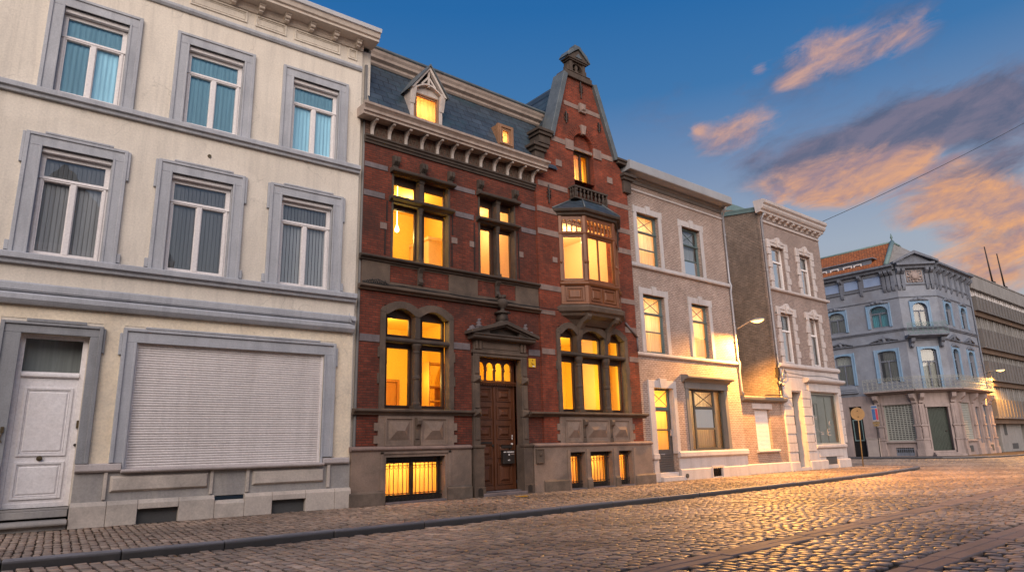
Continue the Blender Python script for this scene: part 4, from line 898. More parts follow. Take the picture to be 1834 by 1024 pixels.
# bay window
P=[(16.42,-.09),(17.20,-.66),(18.78,-.66),(19.56,-.09)]
faces=[]
for p,q in zip(P,P[1:]):
    faces.append(((p[0],p[1],math.degrees(math.atan2(q[1]-p[1],q[0]-p[0]))),math.hypot(q[0]-p[0],q[1]-p[1])))
bay=MB()
panel=MB(); sash=MB(); pane=MB(); arc=MB()
for i,(fr,ln) in enumerate(faces):
    for mm in (bay,panel,sash,pane,arc): mm.set(fr)
    bay.slab(.0,ln,6.42,9.80,[(.11,ln-.11,7.36,9.02),(.11,ln-.11,9.20,9.72)],.0,.10)
    bay.box(-.02,.09,-.045,0,7.30,9.80); bay.box(ln-.09,ln+.02,-.045,0,7.30,9.80); bay.box(-.02,.11,-.05,0,6.44,7.14); bay.box(ln-.11,ln+.02,-.05,0,6.44,7.14)
    bay.mould(-.05,ln+.05,[(.05,7.10),(-.06,7.12),(-.11,7.18),(-.11,7.23),(-.05,7.28),(.05,7.30)]); bay.mould(-.03,ln+.03,[(.02,9.06),(-.05,9.08),(-.07,9.12),(-.05,9.16),(.02,9.17)])
    bay.mould(-.03,ln+.03,[(.02,6.42),(-.07,6.42),(-.07,6.48),(-.04,6.52),(.02,6.52)])
    for u in (.035,ln-.035): bay.lathe(u,-.06,[(.02,7.95),(.045,8.0),(.03,8.06),(.02,8.1)],8)
    if i==1: ps=[(.14,.70),(.80,ln-.14)]
    else: ps=[(.16,ln-.16)]
    for e,f in ps:
        panel.frame(e,f,6.56,7.06,.045,-.04,0); panel.taper(e+.09,f-.09,-.035,0,6.65,6.97,.04); panel.frame(e+.05,f-.05,6.61,7.01,.02,-.02,0)
    sp=[(.15,.67),(.73,ln-.15)] if i==1 else [(.15,ln-.15)]
    hs=[(e,f,7.40,8.98) for e,f in sp]
    sash.slab(.11,ln-.11,7.36,9.02,hs,.03,.08)
    for e,f,z0,z1 in hs: pane.quad((e,.055,z0),(f,.055,z0),(f,.055,z1),(e,.055,z1))
    n=7 if i==1 else 4; wv=(ln-.22)/n
    for k in range(n):
        e=.11+k*wv+.025; f=e+wv-.05; cc=(e+f)/2; r=(f-e)/2
        arc.band(np.linspace(e,f,9).tolist(),lambda u:9.60+math.sqrt(max(0,r*r-(u-cc)**2)),lambda u:9.72,.0,.05)
    for k in range(n+1):
        u=.11+k*wv; arc.box(max(.1,u-.025),min(ln-.1,u+.025),-.01,.05,9.20,9.72); arc.lathe(min(max(u,.125),ln-.125),-.015,[(.02,9.22),(.022,9.26),(.015,9.3),(.015,9.52),(.024,9.56)],6)
    pane.quad((.11,.06,9.2),(ln-.11,.06,9.2),(ln-.11,.06,9.72),(.11,.06,9.72))
bw=bay.build('bay_window','oriel',red,.006)
panel.build('carved_panel','oriel',bw,.005); sash.build('sash','oriel',bw,.004); arc.build('arcade_lights','oriel',bw,.003); pane.build('pane','glass_lit',bw)
def ring(off):
    return [(16.42-off*1.3,-.09),(17.20-off*.75,-.66-off),(18.78+off*.75,-.66-off),(19.56+off*1.3,-.09)]
def loft(secs):
    m=MB(); k=len(secs[0][0]); pts=[(x,y,z) for s,z in secs for x,y in s]; fs=[]
    for i in range(len(secs)-1):
        for j in range(k-1): fs.append((i*k+j,i*k+j+1,(i+1)*k+j+1,(i+1)*k+j))
    fs+= [tuple(range(k)),tuple((len(secs)-1)*k+j for j in reversed(range(k)))]
    return m.add(pts,fs)
loft([(ring(.0),9.79),(ring(.10),9.82),(ring(.12),9.90),(ring(.22),9.94),(ring(.25),10.02),(ring(.22),10.05)]).build('bay_cornice','soot',bw,.004)
loft([(ring(.23),10.04),([(17.10,-.09),(17.42,-.40),(18.50,-.40),(18.84,-.09)],10.56),([(17.10,-.08),(17.42,-.38),(18.50,-.38),(18.84,-.08)],10.58)]).build('bay_roof','slate',bw)
m=MB(); 
for p,q in ((ring(.24)[1],(17.42,-.41)),(ring(.24)[2],(18.50,-.41))): m.tube([(p[0],p[1],10.05),(q[0],q[1],10.58)],.035,6)
m.tube([(ring(.24)[0][0],-.11,10.05),(17.1,-.11,10.57)],.04,6); m.build('roof_roll','lead',bw,0,True)
loft([([(17.0,-.09),(17.35,-.25),(18.63,-.25),(18.98,-.09)],5.72),(ring(-.20),5.92),(ring(.02),6.02),(ring(.06),6.10),(ring(.16),6.16),(ring(.20),6.30),(ring(.10),6.36),(ring(.02),6.43)]).build('bay_corbel','soot_brown',bw,.004)
for u in (17.18,18.66):
    m=MB(); m.mould(u-.10,u+.10,[(-.09,5.15),(-.14,5.16),(-.20,5.30),(-.26,5.55),(-.44,5.76),(-.66,5.86),(-.74,5.98),(-.70,6.08),(-.09,6.10)]); m.build('bay_bracket','soot_brown',red,.012)
m=MB(); m.quad((16.5,-.05,7.2),(17.22,-.55,7.2),(18.76,-.55,7.2),(19.5,-.05,7.2)); m.quad((16.5,-.05,9.76),(17.22,-.55,9.76),(18.76,-.55,9.76),(19.5,-.05,9.76)); m.build('bay_lining','room_pale',bw)
room(red,16.4,19.6,6.9,9.9,.27,3.0,'room_pale')
m=MB(); m.tube([(19.75,-.14,6.06),(20.40,-.14,5.55)],.045,6); m.tube([(20.40,-.14,5.55),(20.42,-.12,5.0)],.04,6); m.build('drip_pipe','stoneband_grey',red,0,True)
# balcony and its glazed door
m=MB(); m.box(17.02,18.84,-.42,-.09,10.58,10.64); m.box(17.0,18.86,-.44,-.09,11.02,11.09)
for u in (17.04,17.93,18.78): m.box(u,u+.05,-.42,-.37,10.64,11.02)
for y in (-.38,): pass
for k in range(8):
    u=17.155+k*.205
    if abs(u-17.95)<.06: continue
    m.lathe(u,-.395,[(.028,10.64),(.05,10.72),(.055,10.78),(.022,10.84),(.02,10.88),(.045,10.94),(.028,11.02)],8)
for s in (17.02,18.79):
    m.box(s,s+.05,-.37,-.09,11.02,11.08)
    for k in range(2): m.lathe(s+.025,-.30+.12*k,[(.028,10.64),(.05,10.74),(.02,10.86),(.045,10.94),(.028,11.02)],8)
m.build('balcony','soot',red,.004)
hs=[(17.56,17.90,11.05,12.70),(17.98,18.32,11.05,12.70)]
m=MB(); m.slab(17.38,18.50,10.95,12.82,hs,.12,.18)
for h in hs: m.frame(h[0]-.04,h[1]+.04,11.0,12.74,.03,.095,.12)
f=m.build('balcony_door','darkwood',red,.005); panes(f,hs,.15,'glass_lit')
m=MB(); m.prism([(17.38,12.92),*[(17.94-.56*math.cos(math.pi*i/16),13.0+.56*math.sin(math.pi*i/16)) for i in range(17)],(18.5,12.92)],.06,.1); m.build('arch_infill','brick_red',red)
cm=MB(); cm.wavy(17.4,18.5,10.95,12.8,.55,.03,.13); cm.build('curtain','curt_gold',f)
room(red,17.35,18.55,10.9,12.8,.19,2.2,'room')
# room lights
WARM=(1.,.75,.2); PEACH=(1.,.70,.33)
LG=[]
def rl(x,y,z,p,c=WARM): LG.append(lamp('room_light',(x,y,z),p*ROOMK,c,red,.08))
rl(10.14,.85,8.15,120); rl(11.0,1.6,9.5,110,PEACH); rl(13.6,1.6,9.4,120,PEACH); rl(10.2,1.2,5.3,150); rl(11.2,1.3,3.6,110); rl(17.3,1.3,5.2,150); rl(18.6,1.3,3.6,130); rl(13.54,1.2,4.2,40)
rl(17.95,1.3,9.4,260,PEACH); rl(17.9,1.0,12.0,60); rl(10.7,.65,12.4,34,PEACH); rl(14.05,.35,12.45,7,PEACH)
YEL=(1.,.72,.22); rl(9.9,.85,1.0,44,YEL); rl(10.85,.85,1.0,44,YEL); rl(16.73,.75,1.0,34,YEL); rl(17.94,.75,1.0,48,YEL); rl(19.2,.75,1.0,34,YEL)
sg=thing('sign','small yellow enamel plate with brown print to the right of the carved doorway','sign',(14.95,-.03,4.08))
MB().box(14.80,15.11,-.03,-.004,4.08,4.38).build('plate','yellow',sg,.006)
m=MB(); m.disc(14.965,4.325,.022,-.034,-.03,8); m.box(14.955,14.985,-.034,-.03,4.29,4.315); m.disc(14.93,4.225,.02,-.034,-.03,8); m.prism([(14.90,4.17),(15.04,4.16),(15.02,4.19),(14.95,4.21)],-.034,-.03); m.build('print','signmark',sg)
MB().box(14.96,15.06,-.034,-.03,4.10,4.13).build('white_strip','white',sg)

# ------------------------------------------------------------------ pale brick house with crossed window bars
h3=thing('townhouse','pale pink brown brick house with crossed glazing bars beside the red gabled house','house',(24,.25,0))
F3=(0,.25,0)
a0,b0=20.46,27.88
U=[(21.32,22.77),(24.43,25.82)]; Lw=[(21.36,22.78),(24.66,25.96)]
hs3=[(a,b,8.80,11.10) for a,b in U]+[(a,b,5.06,7.54) for a,b in Lw]+[(21.58,22.90,.0,3.69),(23.88,26.58,1.12,3.74)]
m=MB(F3); m.plate(a0,b0,.0,12.5,hs3,0,.24); m.shell(a0,b0,0,12.6,8,0); m.build('wall','brick3',h3)
m=MB(F3); m.mould(a0,b0,[(0,8.62),(-.10,8.62),(-.13,8.66),(-.13,8.76),(-.09,8.80),(0,8.80)]); m.mould(a0,b0,[(0,4.90),(-.06,4.90),(-.12,4.95),(-.12,5.02),(-.08,5.06),(0,5.06)]); m.mould(a0,b0,[(0,12.03),(-.04,12.03),(-.07,12.06),(-.05,12.13),(0,12.14)])
m.build('sill_course','stone3',h3,.005)
m=MB(F3); m.mould(20.5,27.72,[(0,12.34),(-.06,12.36),(-.10,12.42),(-.10,12.46),(-.22,12.52),(-.26,12.55),(0,12.56)]); m.build('eaves_moulding','gutter3_dark',h3,.005)
m=MB(F3); m.mould(20.36,27.80,[(.1,12.55),(-.66,12.62),(-.68,12.65),(-.68,13.0),(-.64,13.04),(.1,13.06)]); m.build('gutter_box','gutter3',h3,.008)
def stone_frame(F,a,b,z0,z1,mat,par,w=.21,key=True,foot=True,p=.05):
    m=MB(F); m.box(a-w,a,-p,.02,z0,z1); m.box(b,b+w,-p,.02,z0,z1); m.box(a-w,b+w,-p,.02,z1,z1+w+.05); c=(a+b)/2
    m.box(a-w-.03,a-w+.05,-p-.02,0,z1-.06,z1+w+.07); m.box(b+w-.05,b+w+.03,-p-.02,0,z1-.06,z1+w+.07)
    if key: m.prism([(c-.11,z1-.02),(c+.11,z1-.02),(c+.15,z1+w+.15),(c-.15,z1+w+.15)],-p-.05,0)
    return m.build('window_surround',mat,par,.007)
def cross_sash(a,b,z0,z1,zt,zm,lit_,glow):
    stone_frame(F3,a,b,z0,z1,'stone3',h3)
    hs=[(a+.09,b-.13,zt+.05,z1-.10),(a+.09,b-.13,zm+.025,zt-.05),(a+.09,b-.13,z0+.09,zm-.025)]
    m=MB(F3); m.slab(a,b,z0,z1,hs,.16,.22); m.mould(a,b,[(.16,zt-.04),(.12,zt-.03),(.12,zt+.03),(.16,zt+.04)])
    e,f=a+.09,b-.13
    for p,q in (((e,zt+.05),(f,z1-.1)),((e,z1-.1),(f,zt+.05))): m.tube([(p[0],.175,p[1]),(q[0],.175,q[1])],.017,6)
    w=m.build('window','steelblue',h3,.004); panes(w,hs,.19,'glass_lit' if lit_ else 'glass',F3)
    c=MB(F3); c.wavy(a+.02,b-.02,z0+.02,z1,.34,.018,.12); c.build('curtain','curt_cream' if lit_ else 'curt_white',w)
    if lit_: room(h3,a,b,z0,z1,.23,1.6,'room_pale',F3); LG.append(lamp('room_light',((a+b)/2,.25+1.1,(z0+z1)/2+.4),glow,(1.,.70,.36),h3,.1))
cross_sash(*U[0],8.82,11.10,10.31,9.55,True,80); cross_sash(*U[1],8.82,11.08,10.28,9.55,False,0)
cross_sash(*Lw[0],5.08,7.52,6.74,5.98,True,80); cross_sash(*Lw[1],5.08,7.50,6.74,5.99,True,90)
# door
a,b=21.62,22.86
m=MB(F3); m.box(a-.33,a,-.06,.2,1.05,3.66); m.box(b,b+.20,-.06,.2,1.05,3.66); m.box(a-.33,b+.2,-.06,.2,3.66,3.96); m.prism([(21.99,3.64),(22.35,3.64),(22.40,4.04),(21.94,4.04)],-.12,0); m.box(a-.36,a,-.12,.2,.86,1.06)
m.box(a-.36,a,-.09,.2,.0,.36); m.box(a-.30,a,-.05,.2,.36,.86); m.build('door_surround','stone3',h3,.01)
hs=[(a+.08,b-.10,2.92,3.58)]; hd=[(a+.14,b-.16,2.03,2.74),(a+.14,b-.16,1.22,1.97)]
m=MB(F3); m.slab(a,b,2.80,3.66,hs,.22,.28)
for p,q in (((a+.08,2.92),(b-.1,3.58)),((a+.08,3.58),(b-.1,2.92))): m.tube([(p[0],.235,p[1]),(q[0],.235,q[1])],.017,6)
f=m.build('fanlight','steelblue',h3,.004); panes(f,hs,.25,'glass_lit',F3)
m=MB(F3); m.slab(a,b,.36,2.80,hd,.22,.28)
for k in range(7): m.mould(a+.1,b-.1,[(.22,.46+k*.09),(.20,.47+k*.09),(.20,.52+k*.09),(.22,.54+k*.09)])
d=m.build('door','doordark',h3,.004); panes(d,hd,.25,'glass_lit',F3)
m=MB(F3); m.box(b-.12,b-.07,.13,.20,1.75,2.0); m.box(a+.45,a+.70,.19,.22,1.02,1.06); m.build('door_handle','zinc',d,.004)
c=MB(F3); c.quad((a,.33,1.0),(b,.33,1.0),(b,.33,3.66),(a,.33,3.66)); c.build('curtain','curt_gold',d)
room(h3,a,b,.9,3.7,.29,1.6,'room',F3); LG.append(lamp('room_light',(22.25,1.3,2.9),75,WARM,h3,.1))
m=MB(F3); m.box(a,b,-.02,.4,.18,.34); m.box(a-.02,b+.02,-.24,.4,.0,.18); m.build('doorstep','stone3',h3,.012)
# shop window
a,b=23.92,26.54
m=MB(F3); m.box(a-.20,a,-.05,.2,1.14,3.70); m.box(b,b+.22,-.05,.2,1.14,3.70); m.box(a-.24,b+.26,-.08,.2,3.70,3.98)
m.mould(23.52,26.94,[(0,3.96),(-.10,3.98),(-.16,4.06),(-.34,4.10),(-.38,4.14),(-.38,4.22),(-.30,4.26),(0,4.30)]); m.build('shop_cornice','gutter3_dark',h3,.006)
hs=[(24.58,25.90,2.98,3.60),(24.58,25.90,2.08,2.86),(24.58,25.90,1.26,2.00),(a+.06,24.48,1.22,3.64),(26.02,b-.08,1.22,3.64)]
m=MB(F3); m.slab(a,b,1.14,3.70,hs,.18,.24)
for p,q in (((24.58,2.98),(25.90,3.60)),((24.58,3.60),(25.90,2.98))): m.tube([(p[0],.19,p[1]),(q[0],.19,q[1])],.02,6)
f=m.build('shop_window','darkpaint',h3,.005); panes(f,hs,.21,'glass_dull',F3)
c=MB(F3); c.wavy(a,b,1.14,3.7,.36,.03,.16); c.build('curtain','curt_cream',f)
room(h3,a,b,1.14,3.7,.25,1.6,'room_pale',F3); LG.append(lamp('room_light',(25.2,1.4,3.2),42,(1.,.74,.45),h3,.1))
# base
m=MB(F3); m.mould(22.88,b0,[(0,.88),(-.10,.88),(-.16,.93),(-.16,1.08),(-.10,1.14),(0,1.14)]); m.box(22.92,b0,-.05,.05,.36,.88)
m.plate(22.90,b0,0,.40,[(25.02,25.74,.05,.40)],-.12,0); m.quad((22.9,-.12,.40),(b0,-.12,.40),(b0,-.05,.44),(22.9,-.05,.44)); m.quad((22.9,-.12,0),(22.9,.0,0),(22.9,0,.4),(22.9,-.12,.4)); m.frame(24.95,25.81,.0,.50,.07,-.15,-.12,0)
m.build('plinth','stone3',h3,.006)
m=MB(F3); m.quad((25.0,.0,0),(25.76,.0,0),(25.76,0,.45),(25.0,0,.45)); m.build('cellar_vent','opening',h3)
m=MB(F3); 
for z in (.14,.27): m.box(25.0,25.76,-.06,-.05,z-.01,z+.01)
for k in range(5): m.box(25.1+k*.14,25.12+k*.14,-.07,-.05,.03,.42)
m.build('vent_grille','iron',h3); MB(F3).disc(23.22,.17,.09,-.16,-.1,12).build('drain_opening','opening',h3)
m=MB(F3); m.tube([(27.60,-.45,12.56),(27.62,-.30,12.40),(27.80,-.09,12.10),(27.80,-.09,8.9),(27.80,-.16,8.7),(27.82,-.09,8.4),(27.84,-.09,5.2),(27.84,-.16,4.98),(27.86,-.09,4.6),(27.88,-.10,3.75),(27.92,-.14,3.55)],.05,8)
for z in (11.2,9.9,8.0,6.9,6.0): m.lathe(27.82,-.09,[(.06,z),(.065,z+.02),(.065,z+.05),(.06,z+.07)],8)
m.build('downpipe','zinc',h3,0,True)

# ------------------------------------------------------------------ low brick annex
an=thing('annex','single storey brick annex with one closed white shutter under the street lamp','annex',(29.8,.3,0))
FA=(0,.30,0); a0,b0=27.90,31.80
m=MB(FA); m.plate(a0,b0,0,3.30,[(28.98,30.30,1.05,2.94)],0,.2); m.shell(a0,b0,0,3.3,3,0); m.build('wall','brick3_low',an)
m=MB(FA); m.box(28.82,30.52,-.04,.1,2.94,3.20); m.mould(28.84,30.72,[(0,.94),(-.12,.95),(-.15,1.0),(-.12,1.07),(.1,1.08)]); m.build('lintel','stone4',an,.006)
m=MB(FA); zz=1.08
while zz<2.9: m.mould(28.98,30.30,[(.16,zz),(.13,zz+.005),(.125,zz+.03),(.13,zz+.055),(.16,zz+.058)]); zz+=.06
m.build('roller_shutter','pvc',an)
m=MB(FA); m.mould(a0,31.72,[(.1,3.28),(-.16,3.30),(-.24,3.36),(-.26,3.46),(-.22,3.52),(.1,3.54)]); m.build('gutter','gutter3_dark',an,.006)
m=MB(FA); m.quad((a0,-.2,3.53),(31.7,-.2,3.53),(31.3,4,4.0),(a0,4,4.0)); m.build('roof','lead',an)
m=MB(FA); m.mould(a0,b0+.1,[(0,0),(-.08,0),(-.08,.42),(-.04,.46),(0,.46)]); m.build('plinth','stone4',an,.008)

# ------------------------------------------------------------------ brick house with carved stone window frames and a shop
h4=thing('townhouse','narrow brick house with scalloped stone window frames and a large dim shop window','house',(34.8,.28,0))
F4=(0,.28,0); a0,b0=31.36,37.72
U4=[(32.14,33.50),(35.10,36.34)]; L4=[(32.30,33.56),(35.28,36.40)]
hs4=[(a,b,9.20,11.52) for a,b in U4]+[(a,b,5.28,7.92) for a,b in L4]
m=MB(F4); m.plate(a0,b0,5.2,13.2,hs4,0,.26); m.quad((b0,0,0),(b0,9,0),(b0,9,13.4),(b0,0,13.4)); m.quad((a0,9,0),(b0,9,0),(b0,9,13.4),(a0,9,13.4)); m.quad((a0,0,13.35),(b0,0,13.35),(b0,9,13.35),(a0,9,13.35)); m.build('wall','brick4',h4)
m=MB(F4); m.add([(a0,0,0),(a0,9,0),(a0,9,14.6),(a0,2.4,14.05),(a0,0,13.3)],[(0,1,2,3,4)]); m.build('side_wall','brick_side',h4)
m=MB(F4); m.box(a0-.02,a0+.10,.02,.12,3.6,13.2) ; m.build('corner_quoin','brick_side',h4)
m=MB(F4); m.quad((a0-.1,.05,13.42),(a0-.1,9,14.7),(b0,9,14.7),(b0,.05,13.9)); m.quad((a0-.06,.0,13.25),(a0-.06,9,14.55),(a0-.1,9,14.72),(a0-.1,0,13.5)); m.prism([(32.2,13.4),(36.8,13.4),(36.0,14.9),(33.2,14.9)],2.6,8); m.build('roof','greenroof',h4)
m=MB(F4); m.mould(31.12,37.90,[(0,13.10),(-.28,13.14),(-.30,13.24),(-.40,13.30),(-.46,13.40),(-.46,13.50),(-.56,13.58),(-.58,13.72),(-.50,13.78),(.1,13.80)]); m.build('cornice','stone4',h4,.006)
m=MB(F4); m.mould(31.5,37.66,[(0,12.70),(-.05,12.70),(-.08,12.74),(-.08,12.80),(-.05,12.84),(0,12.85)]); m.build('frieze_moulding','stone4',h4,.005)
for k in range(11):
    u=31.6+.60*k; m=MB(F4); m.mould(u-.10,u+.10,[(0,12.90),(-.08,12.92),(-.12,13.0),(-.24,13.04),(-.27,13.13),(0,13.13)]); m.build('cornice_bracket','stone4',h4,.012)
m=MB(F4); m.mould(31.5,b0+.12,[(0,9.04),(-.10,9.05),(-.14,9.10),(-.14,9.17),(-.08,9.20),(.1,9.20)]); m.mould(31.5,b0+.14,[(0,5.02),(-.10,5.04),(-.17,5.10),(-.17,5.20),(-.10,5.28),(.1,5.28)]); m.build('sill_course','stone4',h4,.006)
def carved_frame(a,b,z0,z1):
    m=MB(F4); w=.26; c=(a+b)/2
    k=0; z=z0
    while z<z1-.1:
        zt=min(z+.36,z1); e=.10 if k%2 else 0
        m.box(a-w-e,a,-.06-.02*(k%2),.02,z,zt-.01); m.box(b,b+w+e,-.06-.02*(k%2),.02,z,zt-.01); z=zt; k+=1
    m.box(a-w,b+w,-.06,.02,z1,z1+.24); m.box(a-w-.10,a-w+.22,-.09,.02,z1-.15,z1+.30); m.box(b+w-.22,b+w+.10,-.09,.02,z1-.15,z1+.30)
    m.band(np.linspace(a-.04,b+.04,11).tolist(),lambda u:z1+.16,lambda u:z1+.26+.16*math.cos((u-c)/(b-a+.08)*math.pi),-.10,.02)
    m.prism([(c-.13,z1-.04),(c+.13,z1-.04),(c+.19,z1+.40),(c+.08,z1+.50),(c-.08,z1+.50),(c-.19,z1+.40)],-.17,0); m.blob(c,-.17,z1+.22,.10,.06,.12)
    m.build('carved_surround','stone4',h4,.012)
    zt=z0+(z1-z0)*.66
    mid=a+(b-a)*.5
    hs=[(a+.10,b-.12,zt+.05,z1-.10),(a+.12,b-.14,z0+.14,zt-.05)]
    m=MB(F4); m.slab(a,b,z0,z1,hs,.17,.24); m.frame(a+.06,b-.08,z0+.08,zt-.01,.05,.14,.17); f=m.build('window','pvc',h4,.005); panes(f,hs,.21,'glass',F4)
    cm=MB(F4); cm.wavy(a+.02,a+.55,z0,z1,.34,.02,.1); cm.wavy(b-.4,b,z0,z1,.34,.02,.1); cm.build('curtain','curt_white',f)
for a,b in U4: carved_frame(a,b,9.20,11.52)
for a,b in L4: carved_frame(a,b,5.28,7.92)
# ground storey in rusticated stone
m=MB(F4); m.plate(31.62,b0,0,5.04,[(32.42,33.48,0,3.86),(34.38,37.46,1.21,3.90)],0,.5); m.quad((31.62,0,0),(31.62,.1,0),(31.62,.1,5.04),(31.62,0,5.04)); m.build('shop_front_wall','stone4',h4)
m=MB(F4)
for a,b in ((31.62,32.42),(33.48,34.30)):
    z=.46; k=0
    while z<4.0: m.box(a-.01,b+.01 if a<32 else b,-.06-.02*(k%2),.02,z+.012,min(z+.44,4.0)-.012); z+=.44; k+=1
z=1.28
while z<4.3: m.box(37.46,b0+.10,-.05,.02,z+.01,z+.40); z+=.42
m.box(31.62,33.9,-.05,.02,3.92,4.36); m.box(31.6,b0+.1,-.03,.02,4.62,5.0)
m.build('rusticated_block','stone4',h4,.014)
m=MB(F4); m.mould(33.86,37.92,[(0,4.36),(-.20,4.38),(-.30,4.44),(-.34,4.50),(-.34,4.58),(-.26,4.62),(0,4.66)]); m.box(34.2,37.46,-.10,.3,3.94,4.36); m.box(34.24,34.42,-.06,.2,1.22,3.94); m.box(37.42,37.52,-.06,.2,1.22,3.94); m.build('shop_cornice','stone3',h4,.008)
m=MB(F4); hs=[(34.50,37.30,1.30,3.80)]; m.slab(34.42,37.42,1.22,3.88,hs,.12,.20); f=m.build('shop_window','louvre',h4,.005); panes(f,hs,.16,'glass_dull',F4)
m=MB(F4); m.quad((34.4,.36,1.2),(37.46,.36,1.2),(37.46,.36,3.9),(34.4,.36,3.9)); m.box(34.45,35.6,.28,.34,3.35,3.80); m.box(35.62,35.68,.28,.34,1.3,3.8); m.box(36.5,36.54,.28,.34,1.3,3.7); m.build('shop_interior','shopback',f)
m=MB(F4); m.box(34.7,35.3,.30,.33,2.75,3.3); m.build('shop_picture','darkpaint',f)
m=MB(F4)
for x0,z0,x1,z1 in ((34.75,2.52,34.85,2.68),(34.85,2.68,34.92,2.52),(34.98,2.60,35.2,2.66),(35.05,2.62,35.05,2.50),(35.0,2.02,35.28,1.88),(35.32,1.86,35.7,1.80),(35.35,1.74,35.7,1.74),(36.15,2.0,36.15,1.68),(36.15,2.0,36.45,2.02),(36.15,1.84,36.42,1.86),(36.15,1.68,36.48,1.70),(36.5,2.42,36.42,2.30),(36.42,2.30,36.5,2.20)): m.tube([(x0,.155,z0),(x1,.155,z1)],.013,5)
m.build('pane_reflection_lettering','stone4',f)  # strokes painted for blurred reflections and letters in the shop pane
m=MB(F4); m.mould(34.3,37.56,[(0,1.02),(-.10,1.03),(-.14,1.08),(-.14,1.18),(-.08,1.22),(.12,1.22)]); m.box(34.6,37.2,-.04,.02,.60,.98); m.build('shop_sill','stone4',h4,.008)
m=MB(F4)
for a,b in ((31.58,32.40),(33.50,34.5),(34.5,35.28),(36.44,37.1),(37.1,b0+.10)): m.mould(a+.004,b-.004,[(0,0),(-.12,0),(-.12,.40),(-.07,.46),(0,.46)])
m.mould(35.28,36.44,[(0,0),(-.06,0),(-.06,.20),(0,.20)]); m.build('plinth','stone4',h4,.012)
MB(F4).quad((35.28,-.012,.2),(36.44,-.012,.2),(36.44,-.012,.72),(35.28,-.012,.72)).build('cellar_vent','opening',h4)
m=MB(F4); a,b=32.42,33.48; m.slab(a,b,.18,3.86,[(a+.14,b-.14,2.78,3.72)],.46,.52); m.frame(a+.08,b-.08,.3,2.66,.08,.44,.46); m.box(a+.2,b-.2,.44,.46,.5,1.2); m.frame(a+.2,b-.2,1.4,2.4,.05,.44,.46); d=m.build('door','doorgreen',h4,.006); panes(d,[(a+.14,b-.14,2.78,3.72)],.49,'glass_dull',F4)
m=MB(F4); m.tube([(b-.2,.40,1.3),(b-.2,.36,1.35),(b-.2,.36,1.8),(b-.2,.40,1.85)],.02,6); m.disc(b-.2,1.95,.04,.42,.46,10); m.build('door_handle','zinc',d,0,True)
m=MB(F4); m.box(a,b,-.10,.5,.0,.16); m.build('doorstep','stone4',h4,.01)
m=MB(F4); m.tube([(31.42,-.28,13.1),(31.46,-.09,12.8),(31.46,-.08,5.1),(31.50,-.09,3.7)],.055,8)
for z in (11.6,10.0,8.2,6.4,4.9): m.lathe(31.46,-.08,[(.065,z),(.07,z+.02),(.07,z+.05),(.065,z+.07)],8)
m.build('downpipe','zinc',h4,0,True)
m=MB(F4); m.tube([(31.66,-.06,4.3),(31.7,-.1,4.7),(31.9,-.1,4.98),(32.08,-.1,4.8),(32.0,-.1,4.5),(31.78,-.08,4.35)],.03,6); m.tube([(32.0,-.05,4.85),(34,-.05,4.74),(36,-.05,4.80),(37.7,-.05,4.7)],.015,5); m.build('cable','zinc',h4,0,True)
# ------------------------------------------------------------------ blue grey corner building across the side street
cb=thing('corner_building','flaking blue grey corner building with iron balconies and an orange tiled roof','building',(61.5,4.5,0))
FL=(60.5,4.69,-90); FC=(60.5,4.69,-45); FR=(62.66,2.53,0)
LC=3.055; LR=8.4; UE=-13.0
# u on the left face runs from UE (far) to 0 at the corner
lw_u=[(-2.56,-1.06),(-6.20,-4.72),(-9.9,-8.4)]; lw_l=[(-2.40,-.93),(-6.1,-4.64),(-9.8,-8.3)]
cw_u=(.95,2.10); cw_l=(.98,2.22); cdoor=(.74,2.34)
rw=[(1.35,2.65),(5.05,6.35)]
m=MB(FL)
def wallface(fr,u0,u1,holes,z0=5.05,z1=15.5,name='wall',mat='blue'):
    m=MB(fr); m.plate(u0,u1,z0,z1,holes,0,.30); return m
wl=wallface(FL,UE,0,[(a,b,10.68,12.55) for a,b in lw_u]+[(a,b,6.0,8.66) for a,b in lw_l])
wc=wallface(FC,0,LC,[(*cw_u,10.45,12.5),(*cw_l,5.3,8.62)])
wr=wallface(FR,0,LR,[(a,b,10.68,12.6) for a,b in rw]+[(a,b,6.0,8.66) for a,b in rw])
for o in (wc,wr):
    b=len(wl.v); wl.v+=o.v; wl.f+=[tuple(i+b for i in f) for f in o.f]
wl.set(FR); wl.quad((LR,0,0),(LR,9,0),(LR,9,15.6),(LR,0,15.6)); wl.set(FL); wl.quad((UE,0,0),(UE,12,0),(UE,12,15.6),(UE,0,15.6))
wl.build('wall','blue',cb)
